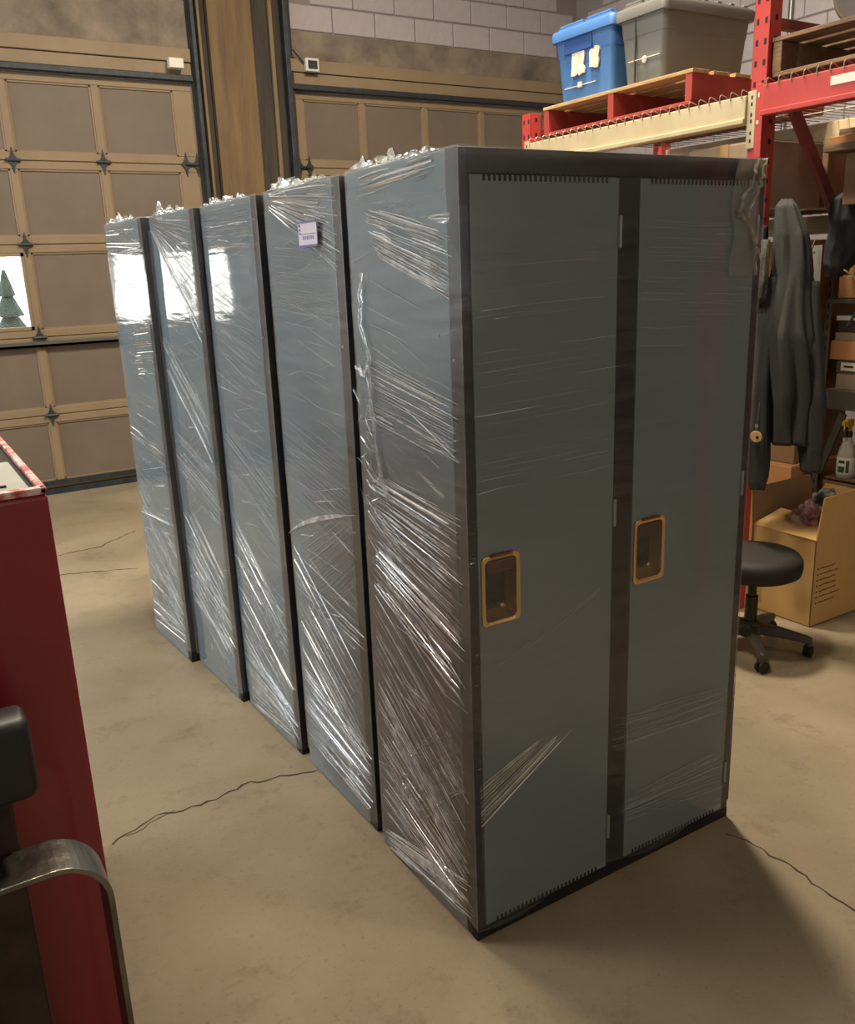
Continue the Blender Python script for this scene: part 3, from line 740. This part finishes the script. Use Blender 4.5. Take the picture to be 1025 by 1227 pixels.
# ---------------------------------------------------------------- pallets and totes
def pallet(loc, ly, lx, h, m_deck, m_str, label, nb=7, seed=0):
    rn = random.Random(seed)
    P = tag(empty('wooden_pallet', loc), label, 'pallet', 'pallets on the rack')
    bw = lx/nb*.78
    for i in range(nb):
        x = (lx-bw)*i/(nb-1)
        MB().box(x, x+bw, rn.uniform(-.004, .004), ly+rn.uniform(-.004, .004), h-.016, h).build('deck_board', m_deck, P, bevel=.002)
    for x in (0, lx/2-bw/2, lx-bw):
        MB().box(x, x+bw, .005, ly-.005, 0, .016).build('bottom_board', m_str, P, bevel=.002)
    for y in (.0, ly/2-.02, ly-.042):
        MB().box(.002, lx-.002, y+.002, y+.042, .0165, h-.0165).build('stringer', m_str, P, bevel=.003)
    return P
pallet((2.245, 1.475, 2.265), 1.035, .95, .145, mWOOD, mPALRED, 'red-painted wooden pallet under the blue and grey totes', seed=1)
pallet((2.215, .0, 2.288), 1.035, .98, .145, mWOODOLD, mWOODOLD, 'weathered brown wooden pallet on the red beam', seed=2)

def tote(name, loc, ly, lx, h, m_, label, cat):
    """lidded tote: tapered body, stepped rim, ribs and hinged lid flaps"""
    T = tag(empty(name, loc), label, cat, 'lidded totes on the pallet')
    tp = .03
    def R(i, z, r=.03): return [Vector((p.x, p.z, z)) for p in rrect(tp-i+0, lx-tp+i, tp-i, ly-tp+i, r, 0, 3)]
    b = MB().rings([R(0, 0), R(tp*.55, h*.62), R(tp*.6, h*.62), R(tp*.85, h-.05)])
    b.build('tote_body', m_, T, smooth=True)
    MB().rings([R(tp*.8, h-.05), R(tp+.012, h-.05), R(tp+.014, h-.012), R(tp+.008, h)], True).build('rim', m_, T, smooth=True)
    for sgn in (0, 1):
        b = MB(); y0 = .02+(ly/2-.02)*sgn*1.0
        b.box(.01, lx-.01, y0, y0+ly/2-.03, h, h+.014)
        n = 7
        for i in range(n): b.box(.012+(lx-.05)*i/(n-1), .04+(lx-.05)*i/(n-1), y0+.01, y0+ly/2-.04, h+.014, h+.026)
        b.build('lid_flap', m_, T, bevel=.003)
    return T
tb = tote('storage_tote', (2.27, 2.012, 2.412), .445, .55, .345, mTOTEB, 'blue plastic tote with torn label remnants', 'tote')
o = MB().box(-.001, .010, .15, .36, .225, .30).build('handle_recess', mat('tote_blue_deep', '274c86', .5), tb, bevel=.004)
rn = random.Random(3)
for (y0, y1, z0, z1) in ((.21, .30, .12, .235), (.10, .165, .13, .22)):
    cs = [(y0, z0), (y1, z0), (y1, z1), (y0, z1)]; poly = []
    for q in range(4):
        for i in range(5):
            u = i/5; a_, c_ = cs[q], cs[(q+1) % 4]; poly.append((.004, a_[0]+(c_[0]-a_[0])*u+rn.uniform(-.008, .008), a_[1]+(c_[1]-a_[1])*u+rn.uniform(-.008, .008)))
    MB().prism(poly, (.008, 0, 0)).build('label_remnant', mSTICK, tb)
MB().box(.012, .02, .235, .265, .06, .085).build('label_remnant', mSTICK, tb)
MB().box(.014, .02, .13, .37, .067, .071).build('scratch', mSTICK, tb)
tg = tote('storage_tote', (2.27, 1.675, 2.412), .305, .60, .335, mTOTEG, 'grey lidded plastic tote on the red pallet', 'tote')
MB().box(.002, .012, .185, .19, .01, .28).build('seam_rib', mat('tote_grey_deep', '4b4b47', .5), tg)
MB().lathe([(.016, 0), (.016, .004), (.01, .006)], (.012, .13, .10), 12, axis=(-1, 0, 0)).box(.004, .012, .03, .23, .103, .106).build('latch_scuff', mWHITEP, tg)

# round drum lying on the weathered pallet
o = tag(empty('drum', (2.42, .765, 2.433)), 'round drum lying on its side on the weathered pallet', 'drum')
MB().lathe([(.05, -.0), (.125, .0), (.135, .01), (.13, .02), (.13, .28), (.135, .29), (.12, .30)], (-.05, 0, .137), 28, axis=(1, .0, 0)).build('drum_shell', mat('drum_brown', '6e5847', .55, col2='7d6550', scale=6, var=.4), o, smooth=True)
MB().lathe([(.115, 0), (.115, .004)], (-.056, 0, .137), 28, axis=(1, 0, 0)).build('drum_end', mat('drum_end_grey', '5b5350', .6), o, smooth=True)

# boxes and boards on the lower rack level of the far bay
def carton(loc, lx, ly, h, m_, label, group='cartons on the rack', rz=0, tape=True, cat='box'):
    C_ = tag(empty('cardboard_box', loc, rz), label, cat, group)
    MB().box(0, lx, 0, ly, 0, h).build('box_body', m_, C_, bevel=.004)
    MB().box(.003, lx-.003, .003, ly/2-.001, h, h+.004).build('flap', m_, C_); MB().box(.003, lx-.003, ly/2+.001, ly-.003, h, h+.004).build('flap', m_, C_)
    if tape: MB().box(-.001, lx+.001, ly/2-.025, ly/2+.025, h+.004, h+.0048).box(-.0015, -.0003, ly/2-.025, ly/2+.025, h-.06, h+.004).build('tape', mTAPE, C_)
    return C_
carton((2.40, 1.20, 1.802), .42, .42, .285, mCARDG, 'large grey-brown cardboard box behind the rack upright')
carton((2.86, 1.20, 1.802), .35, .36, .25, mCARDD, 'darker brown cardboard box right of the large grey-brown one')
carton((2.36, 1.70, 1.802), .5, .42, .22, mCARDD, 'brown cardboard box under the cream beam, below loose boards')
for i in range(5):
    rn = random.Random(40+i)
    o = MB().bar((2.26+.09*i, 1.62+rn.uniform(-.04, .04), 2.045+.004*(i % 2)), (2.34+.10*i, 2.3+rn.uniform(-.1, .1), 2.045+.004*(i % 2)), .07, .016).build('loose_board', mWOOD, bevel=.002)
    tag(o, ['leftmost','second','middle','fourth','rightmost'][4-i]+' of the thin loose boards on the box under the cream beam', 'board', 'loose boards under the cream beam')
carton((2.24, 1.16, 1.802), .14, .40, .17, mCARDD, 'low cardboard box directly behind the slotted upright')
for i, (x, y, z, lx_, ly_, h_, m_) in enumerate(((2.76, 1.2, 0, .42, 1.1, .58, mCARDO), (2.80, 1.22, .586, .40, 1.0, .52, mCARDD), (2.78, 1.2, 1.112, .42, 1.05, .55, mCARDO))):
    carton((x, y, z), lx_, ly_, h_, m_, ['large orange-brown carton on the floor of the far rack bay', 'dark brown carton in the middle of the stack in the far bay', 'orange-brown carton on top of the stack in the far bay'][i], 'carton stack in the far rack bay')
# plank resting under the red beam
for i, (z, x) in enumerate(((2.03, 2.62), (2.064, 2.66), (2.098, 2.72))):
    o = MB().bar((x, 1.02, z), (x+.05, .05, z), .13, .03).build('plank', [mWOODOLD, mCARDO, mWOODOLD][i], bevel=.003)
    tag(o, ['lowest plank under the red beam', 'orange-brown plank in the middle under the red beam', 'topmost plank close under the red beam'][i], 'plank', 'planks under the red beam')
carton((2.62, .45, 1.80), .38, .5, .205, mCARDD, 'brown cardboard box under the planks of the near bay')

# ---------------------------------------------------------------- slotted grey shelf in the near bay
SX, SY = 2.85, 1.148
sh = tag(empty('shelf_unit', (SX, SY, 0)), 'dark grey slotted-angle shelf unit behind the hanging jackets', 'shelf unit')
for (x, y) in ((0, 0), (.38, 0), (0, -1.6), (.38, -1.6)):
    p = MB().box(x, x+.004, y-.036, y, 0, 1.72).box(x, x+.035, y-.004, y, 0, 1.72).build('post', mSHELF, sh, bevel=.001)
    h = MB(); z = .3
    while z < 1.68: h.box(x-.0008, x+.002, y-.022, y-.014, z, z+.024); z += .05
    o = h.build('post_slots', mSLOT, p); o['kind'] = 'stuff'
for z in (.88, 1.375, 1.70):
    hh = .09 if z == .88 else .02
    MB().box(.006, .37, -1.59, -.008, z+hh-.012, z+hh).build('shelf_board', mCARDD if z == .88 else mSHELF, sh)
    MB().box(-.004, .005, -1.60, -.002, z, z+hh).build('shelf_lip', mSHELF, sh, bevel=.002)
MB().bar((.02, -.13, .86), (.02, .02, .42), .012, .035, up=(0, 1, 0)).build('strut', mSHELF, sh)
MB().box(.385, .392, -1.6, 0, .02, 1.72).build('back_panel', mCARDD, sh)
# things on the shelf (front plane about x = 2.87)
S1 = .9705
carton((2.88, .86, S1), .28, .22, .075, mCARDG, 'low grey carton at the left end of the middle shelf', 'things on the grey shelf', tape=False)
o = tag(empty('card_drawer', (2.875, .84, S1+.08)), 'small drawer box with a white card label on the low grey carton', 'drawer box', 'things on the grey shelf')
MB().box(0, .27, 0, .24, 0, .06).build('box_body', mSHELF, o, bevel=.002)
MB().box(-.002, 0, .13, .215, .012, .05).build('card', mLABW, o); MB().box(-.003, -.002, .15, .2, .026, .036).build('print', mSLOT, o)
MB().box(-.002, 0, .03, .11, .012, .05).build('card', mCARDG, o)
carton((2.87, .82, S1+.142), .3, .30, .085, mCARDO, 'flat orange-brown carton above the card drawer', 'things on the grey shelf', tape=False)
o = MB().box(2.875, 3.1, .80, 1.10, 1.202, 1.24).build('flat_binder', mCARDG, bevel=.003); tag(o, 'grey flat binder on the orange-brown carton', 'binder', 'things on the grey shelf')
o = MB().box(2.875, 3.1, .78, 1.09, 1.241, 1.295).build('dark_folder', mat('maroon_dark', '33211f', .7), bevel=.003); tag(o, 'dark maroon folder under the white sheet', 'folder', 'things on the grey shelf')
o = MB().box(2.868, 3.1, .76, 1.095, 1.296, 1.318).build('white_sheet_stack', mWHITEP, bevel=.002); tag(o, 'thin stack of white sheets at mid height on the grey shelf', 'paper stack', 'things on the grey shelf')
carton((2.87, .78, 1.397), .3, .32, .10, mCARDO, 'orange-brown carton on the upper grey shelf', 'things on the grey shelf', tape=False)
carton((2.88, .70, 1.503), .28, .36, .14, mCARDO, 'larger orange-brown carton stacked on the upper shelf', 'things on the grey shelf', tape=False)
# standing card with a green triangle behind the jacket
o = tag(empty('printed_card', (2.745, 1.165, 1.40)), 'white card with a green triangle, seen between jacket and black bag', 'card')
MB().box(0, .004, -.05, .06, 0, .24).build('card_sheet', mWHITEP, o)
MB().prism([(-.001, -.035, .07), (-.001, .03, .07), (-.001, .03, .17)], (.001, 0, 0)).build('triangle_print', mat('teal_green', '1f5a52', .6), o)
MB().prism([(-.001, -.05, .0), (-.001, .05, .0), (-.001, .0, .05)], (.001, 0, 0)).build('triangle_print', mat('teal_green2', '1f5a52', .6), o)
# cardboard panel leaning behind the bottle
o = MB().bar((3.12, .55, .35), (3.12, 1.1, .35), .012, .68).build('cardboard_sheet', mCARDO); tag(o, 'upright orange-brown cardboard sheet behind the spray bottle', 'cardboard sheet')
o.location = (0, 0, -.0095)
o = MB().box(3.09, 3.10, .92, .99, .55, .62).build('white_card', mWHITEP); tag(o, 'small white card beside the spray bottle', 'card')

# ---------------------------------------------------------------- cloth
def hang(secs, folds, amp, seed, name, m_, par, k=40, drape=True):
    """hanging cloth: rings (cx, cy, z, rx, ry, rot) from top to bottom with vertical folds"""
    rs = []
    for i in range((len(secs)-1)*5+1):
        f = i/5; a = min(int(f), len(secs)-2); t = f-a; t = t*t*(3-2*t)
        S = [secs[a][q]+(secs[a+1][q]-secs[a][q])*t for q in range(6)]
        g = i/((len(secs)-1)*5); ring = []
        for j in range(k):
            th = 2*math.pi*j/k
            n_ = noise.noise(Vector((math.cos(th)*folds*.5+seed, math.sin(th)*folds*.5, g*1.6)))
            n2 = noise.noise(Vector((math.cos(th)*folds*1.2+seed, math.sin(th)*folds*1.2, g*5)))
            r = 1+amp*min(1, .3+g*1.5)*(n_*1.7+n2*.9)
            x = S[3]*r*math.cos(th); y = S[4]*r*math.sin(th); c, s = math.cos(S[5]), math.sin(S[5])
            ring.append((S[0]+x*c-y*s, S[1]+x*s+y*c, S[2]+.004*n2))
        rs.append(ring)
    return MB().rings(rs, True).build(name, m_, par, smooth='all')
# hooded charcoal jacket hung from the near upright
J = tag(empty('hooded_jacket', (2.10, .86, .6)), 'charcoal hooded jacket hanging from the rack upright by its hood', 'jacket')
def rel(secs, o=(2.10, .86, .6)): return [(a-o[0], b_-o[1], c-o[2], d, e, f) for a, b_, c, d, e, f in secs]
hang(rel([(2.14, .865, 1.815, .02, .02, 0), (2.12, .845, 1.79, .036, .04, 0), (2.11, .81, 1.68, .045, .06, 0), (2.11, .79, 1.52, .06, .08, 0), (2.09, .80, 1.30, .085, .125, 0), (2.10, .78, 1.05, .085, .125, .1), (2.10, .775, .86, .075, .115, .1)]), 6, .34, 3, 'jacket_body', mJACKET, J)
hang(rel([(2.06, .86, 1.52, .02, .03, 0), (2.04, .85, 1.36, .04, .045, 0), (2.01, .85, 1.12, .042, .048, 0), (2.01, .835, .86, .042, .05, 0), (2.02, .825, .70, .035, .042, 0), (2.02, .82, .665, .028, .034, 0)]), 5, .3, 9, 'sleeve', mJACKET, J, k=24)
hang(rel([(2.13, .72, 1.50, .02, .03, 0), (2.12, .70, 1.30, .04, .045, 0), (2.12, .675, 1.05, .045, .05, 0), (2.13, .665, .85, .042, .045, 0), (2.13, .66, .75, .032, .036, 0)]), 5, .3, 12, 'sleeve', mJACKET, J, k=24)
MB().tube([(-.085, .075, 1.0), (-.09, .07, .85), (-.085, .065, .55), (-.08, .06, .3)], .003, 6).build('zipper', mZIP, J)
# navy work jacket with sherpa lining behind it
J2 = tag(empty('work_jacket', (2.06, .94, .8)), 'dark navy work jacket with grey fleece lining, hanging beside the lockers', 'jacket')
def rel2(s): return rel(s, (2.06, .94, .8))
hang(rel2([(2.10, .945, 1.72, .02, .025, 0), (2.08, .945, 1.60, .035, .045, 0), (2.06, .945, 1.45, .05, .055, 0), (2.06, .95, 1.2, .06, .06, 0), (2.05, .955, .95, .06, .06, 0), (2.05, .955, .84, .05, .05, 0)]), 6, .3, 21, 'jacket_body', mNAVY, J2, k=32)
hang(rel2([(2.06, .89, 1.665, .012, .018, 0), (2.035, .885, 1.60, .022, .032, 0), (2.01, .875, 1.50, .028, .042, 0), (2.0, .87, 1.44, .026, .038, 0), (2.01, .87, 1.42, .01, .012, 0)]), 6, .25, 25, 'fleece_collar', mLINING, J2, k=28)
MB().tube([(-.062, -.03, .62), (-.068, -.04, .3), (-.066, -.035, .1), (-.062, -.03, .04)], .003, 6).box(-.07, -.062, -.038, -.026, .0, .035).build('zipper', mZIP, J2)
MB().lathe([(.004, 0), (.012, .003), (.012, .006), (.004, .009)], (-.06, -.0, .85), 14, axis=(-1, 0, 0)).build('snap_button', mWHITEP, J2, smooth=True)
# key tag on a chain
K = tag(empty('key_tag', (1.955, .79, .88)), 'round tan key tag on a short chain against the charcoal jacket', 'key tag')
MB().tube([(.0, .0, .16), (-.004, .0, .1), (-.006, .002, .055)], .003, 6).lathe([(.006, 0), (.009, .01), (.006, .02)], (-.005, .001, .05), 10).build('chain', mGALV, K)
MB().lathe([(.022, 0), (.024, .002), (.022, .004)], (-.006, .0, .02), 18, axis=(-1, -.3, 0)).build('tag_disc', mCARD, K, smooth=True)
MB().lathe([(.006, 0), (.006, .0055)], (-.006, -.006, .018), 12, axis=(-1, -.3, 0)).build('tag_hole', mSLOT, K)
# black bag with strap hanging at the foot of the brace
B_ = tag(empty('hanging_bag', (2.715, .985, 1.5)), 'black cloth bag with a loose strap hanging from the rack brace', 'bag')
hang([(0, 0, .36, .02, .02, 0), (0, 0, .33, .07, .05, 0), (0, -.01, .24, .10, .06, 0), (0, -.01, .14, .10, .06, 0), (-.03, .0, .05, .07, .05, 0), (-.05, .01, .0, .03, .03, 0)], 6, .32, 31, 'bag_body', mBLACKCL, B_, k=30)
MB().tube([(.07, -.06, .2), (.13, -.07, .12), (.10, -.07, -.02), (.02, -.07, -.16), (-.02, -.06, -.22)], .007, 6).build('strap', mBLACKCL, B_, smooth=True)
MB().tube([(-.06, -.05, .03), (.0, -.06, .0), (.02, -.06, -.02)], .004, 6).build('cord', mWHITEP, B_, smooth=True)
MB().tube([(.03, -.066, .11), (.06, -.074, .13), (.07, -.074, .115), (.045, -.07, .095), (.03, -.066, .11)], .005, 6).build('buckle_ring', mGALV, B_, smooth=True)
# wire hook
H_ = tag(empty('wire_hook', (2.66, 1.13, 1.56)), 'bent wire hook with two clips hanging between jacket and bag', 'hook')
MB().tube([(.05, 0, .10), (.03, 0, .06), (.02, 0, .03), (.025, 0, .0), (.02, 0, -.06)], .004, 6).build('wire', mGALV, H_, smooth=True)
MB().lathe([(.004, 0), (.009, .006), (.004, .014)], (.012, -.005, .03), 10).lathe([(.004, 0), (.009, .006), (.004, .014)], (.04, -.005, .04), 10).build('clip', mWHITEP, H_, smooth=True)

# ---------------------------------------------------------------- open cardboard box with rags
BX = tag(empty('open_cardboard_box', (2.302, .72, 0)), 'open cardboard box full of rags behind the stool', 'box')
lx, ly, hh = .45, .335, .40; tck = .006
MB().box(0, tck, 0, ly, 0, hh).box(lx-tck, lx, 0, ly, 0, hh).box(0, lx, 0, tck, 0, hh).box(0, lx, ly-tck, ly, 0, hh).box(0, lx, 0, ly, 0, tck).build('box_body', mCARD, BX, bevel=.002)
# flaps: left one folded inwards, near one standing up, far ones splayed
MB().prism([(0, .002, hh), (0, ly-.002, hh), (.16, ly-.03, hh+.055), (.17, .02, hh+.05)], (-.002, 0, .006)).build('flap', mCARD, BX)
MB().prism([(.002, 0, hh), (lx-.002, 0, hh), (lx-.02, -.004, hh+.20), (.03, -.004, hh+.19)], (0, .006, 0)).build('flap', mCARD, BX)
MB().prism([(.002, ly, hh), (lx-.002, ly, hh), (lx-.01, ly+.03, hh+.17), (.02, ly+.03, hh+.17)], (0, -.006, 0)).build('flap', mCARDD, BX)
MB().prism([(lx, .002, hh), (lx, ly-.002, hh), (lx+.05, ly-.02, hh+.12), (lx+.05, .02, hh+.12)], (0, 0, .006)).build('flap', mCARD, BX)
MB().box(-.0012, 0, .19, .24, hh-.06, hh).box(-.0012, 0, .26, .31, .04, .16).build('tape', mTAPE, BX)
b = MB(); rn = random.Random(8)
for i in range(7):
    z = .265-.027*i; x = .025
    b.box(x, x+.008, -.0012, 0, z, z+.008)
    x += .018; L_ = rn.uniform(.09, .16)
    while x < .04+L_:
        w = rn.uniform(.006, .014); b.bar((x, -.0008, z+.004+rn.uniform(-.003, .003)), (x+w, -.0008, z+.004+rn.uniform(-.003, .005)), .001, .0035); x += w*.9+.002
b.build('handwriting', mat('marker_ink', '5d4426', .8), BX)
def rag(name, loc, s, m_, label, seed, par=None):
    bm = bmesh.new(); bmesh.ops.create_icosphere(bm, subdivisions=4, radius=1)
    for v in bm.verts:
        p = v.co.copy(); n1 = noise.noise(p*1.6+Vector((seed, 0, 0))); n2 = abs(noise.noise(p*3.3+Vector((0, seed, 0)))); n3 = noise.noise(p*7+Vector((0, 0, seed)))
        r = 1+.35*n1-.55*n2+.12*n3+.2
        v.co = Vector((p.x*s[0]*r, p.y*s[1]*r, p.z*s[2]*r))
    me = bpy.data.meshes.new(name); bm.to_mesh(me); bm.free(); me.materials.append(m_)
    for p in me.polygons: p.use_smooth = True
    o = bpy.data.objects.new(name, me); COL.objects.link(o); o.location = loc
    return tag(o, label, 'rag', 'rags in the cardboard box')
rag('rag', (2.45, .86, .45), (.075, .065, .06), mRAGP, 'crumpled pink and maroon striped rag in the open box', 1)
rag('rag', (2.64, .88, .45), (.085, .10, .075), mRAGG, 'grey and white crumpled cloth at the right of the open box', 4)
rag('rag', (2.38, .97, .34), (.05, .05, .06), mBLACKCL, 'black rag at the back of the open box', 7)
rag('rag', (2.47, .80, .385), (.06, .04, .035), mat('teal_check', '4a6066', .9, col2='8d9a98', scale=30, var=.8), 'small blue-grey rag under the pink striped one', 9)
rag('rag', (2.55, .97, .27), (.10, .06, .07), mNAVY, 'dark navy cloth filling the back of the open box', 11)
# crate behind the box carrying the spray bottle
CR = tag(empty('wooden_crate', (2.83, .83, 0)), 'low wooden crate behind the open box, under the spray bottle', 'crate')
for i in range(4): MB().box(0, .25, .0, .24, .135*i+.001, .135*i+.125).build('slat', mCARDD, CR, bevel=.003)
MB().box(.005, .245, .005, .235, .541, .548).build('crate_top', mWOODOLD, CR)
SB = tag(empty('spray_bottle', (2.885, .99, .549)), 'milky spray bottle with a yellow trigger head and green label', 'spray bottle')
MB().lathe([(.038, 0), (.042, .008), (.042, .11), (.036, .14), (.02, .18), (.014, .20), (.014, .215)], k=24).build('bottle_body', mBOTTLE, SB, smooth=True)
MB().lathe([(.0425, .02), (.0432, .022), (.0432, .10), (.0425, .102)], k=24).build('bottle_label', mLABW, SB, smooth=True)
b = MB()
for a0, a1, z0, z1 in ((160, 205, .03, .06), (212, 232, .03, .09), (165, 205, .075, .09)):
    n = 6; rs = []
    for z in (z0, z1): rs.append([(.0438*math.cos(math.radians(a0+(a1-a0)*i/n)), .0438*math.sin(math.radians(a0+(a1-a0)*i/n)), z) for i in range(n+1)])
    b.rings(rs, False, False)
b.build('label_print', mGREEN, SB)
MB().lathe([(.017, .20), (.018, .203), (.018, .225), (.016, .228)], k=18).build('collar', mRUBBER, SB, smooth=True)
hd = MB().box(-.035, .02, -.013, .013, .25, .285).lathe([(.014, .226), (.012, .255)], k=14).build('spray_head', mYELLOW, SB, bevel=.005)
MB().box(-.05, -.035, -.008, .008, .258, .278).build('nozzle', mYELLOW, hd); MB().prism([(-.02, -.006, .25), (-.034, -.006, .225), (-.036, -.006, .20), (-.028, -.006, .22), (-.012, -.006, .25)], (0, .012, 0)).build('trigger', mRUBBER, hd)

# ---------------------------------------------------------------- rolling stool
ST = tag(empty('rolling_stool', (1.915, .735, 0), math.radians(0)), 'round black vinyl stool on a five-star castor base', 'stool')
MB().lathe([(.10, .335), (.165, .338), (.185, .35), (.19, .375), (.188, .405), (.175, .425), (.14, .433), (.0001, .436)], k=40).build('seat', mVINYL, ST, smooth='all')
MB().lathe([(.06, .315), (.10, .32), (.10, .336)], k=24).build('seat_plate', mPLASTIC, ST, smooth=True)
MB().lathe([(.026, .10), (.026, .24), (.018, .242), (.018, .33)], k=20).build('gas_lift', mCHROME, ST, smooth=True)
MB().lathe([(.02, .06), (.045, .065), (.05, .085), (.045, .125), (.032, .13)], k=20).build('hub', mPLASTIC, ST, smooth=True)
for i in range(5):
    a = math.radians(-57+72*i); d = Vector((math.cos(a), math.sin(a), 0)); s = Vector((-d.y, d.x, 0))
    rs = []
    for r, w, zt, zb in ((.03, .026, .122, .075), (.12, .022, .112, .072), (.22, .017, .09, .062), (.245, .013, .082, .062)):
        p = d*r; rs.append([p+s*w+Vector((0,0,zb)), p-s*w+Vector((0,0,zb)), p-s*w*.7+Vector((0,0,zt)), p+s*w*.7+Vector((0,0,zt))])
    leg = MB().rings(rs).build('base_arm', mPLASTIC, ST, bevel=.005)
    w = random.Random(i).uniform(0, 6); c = d*.232; ax = Vector((math.cos(w), math.sin(w), 0))
    MB().lathe([(.018, -.018), (.024, -.016), (.024, -.004), (.014, -.003), (.014, .003), (.024, .004), (.024, .016), (.018, .018)], (c.x, c.y, .025), 18, axis=ax).build('castor', mRUBBER, leg, smooth=True)
    MB().lathe([(.006, .03), (.012, .045), (.012, .064)], (c.x, c.y, 0), 10).build('castor_stem', mPLASTIC, leg)

# ---------------------------------------------------------------- red machine in the left foreground
MX, MY, MZ = -.8209, -.048, 1.30
RM = tag(empty('red_machine', (MX, MY, 0)), 'dark red machine cabinet cropped at the left edge of the picture', 'machine')
MB().box(-.62, 0, 0, 1.0, .06, MZ-.012).build('cabinet_body', mMACH, RM, bevel=.008, seg=3)
MB().box(-.62, .0, .0, .016, MZ-.012, MZ).box(-.012, 0, .0, 1.0, MZ-.012, MZ).box(-.62, 0, .98, 1.0, MZ-.012, MZ).box(-.62, -.60, 0, 1.0, MZ-.012, MZ).build('top_rim', mMACHL, RM, bevel=.003)
MB().box(-.60, -.014, .018, .98, MZ-.012, MZ-.008).build('top_recess', mRUBBER, RM)
tp_ = MB().box(-.60, -.022, .03, .28, MZ-.008, MZ-.003).build('top_plate', mMTOP, RM, bevel=.002)
MB().box(-.062, -.052, .05, .058, MZ-.003, MZ+.0).build('plate_clip', mRUBBER, tp_)
MB().box(-.60, -.06, .30, .6, MZ-.008, MZ-.002).build('top_plate', mMTOP, RM, bevel=.002)
MB().box(-.45, -.12, .62, .95, MZ, MZ+.10).build('rear_housing', mMACH, RM, bevel=.01)
for x in (-.58, -.06):
    for y in (.06, .92): MB().lathe([(.03, 0), (.03, .06)], (x, y, 0), 14).build('foot', mRUBBER, RM)
# dark upright rail, knob and bent flat-bar guard on the front
MB().box(-.30, -.133, -.135, -.06, .02, 1.02).build('front_rail', mRUST, RM, bevel=.004)
MB().box(-.26, -.16, -.06, -.0, .3, .36).box(-.26, -.16, -.06, 0, .85, .91).build('rail_bracket', mRUST, RM)
kb = MB().rings([[Vector((p.x, y, p.z)) for p in rrect(-.17+i_, -.094-i_, .868+i_, 1.0-i_, .016, 0, 5)] for y, i_ in ((-.10, .004), (-.105, 0), (-.15, 0), (-.162, .006), (-.165, .014))]).build('grip_knob', mRUBBER, RM, smooth=True)
bar = []
path = [(-.45,   .782), (-.30,   .782), (-.10,   .782)]+[(-.09+.08*math.sin(math.pi/2*i/12), .702+.08*math.cos(math.pi/2*i/12)) for i in range(13)]+[(-.010, .66), (-.010, .30), (-.010, .0)]
rs = []
for i, (x, z) in enumerate(path):
    a = Vector(path[max(i-1, 0)]); c = Vector(path[min(i+1, len(path)-1)]); d = (c-a).normalized(); n_ = Vector((-d.y, d.x))*-1
    p = Vector((x, z)); q = p+Vector((d.y, -d.x))*.009
    rs.append([(p.x-.014, -.140, p.y), (p.x-.014, -.225, p.y), (q.x-.014, -.225, q.y), (q.x-.014, -.140, q.y)])
MB().rings(rs).build('flat_bar_guard', mSTEELB, RM, smooth=False, bevel=.0015)
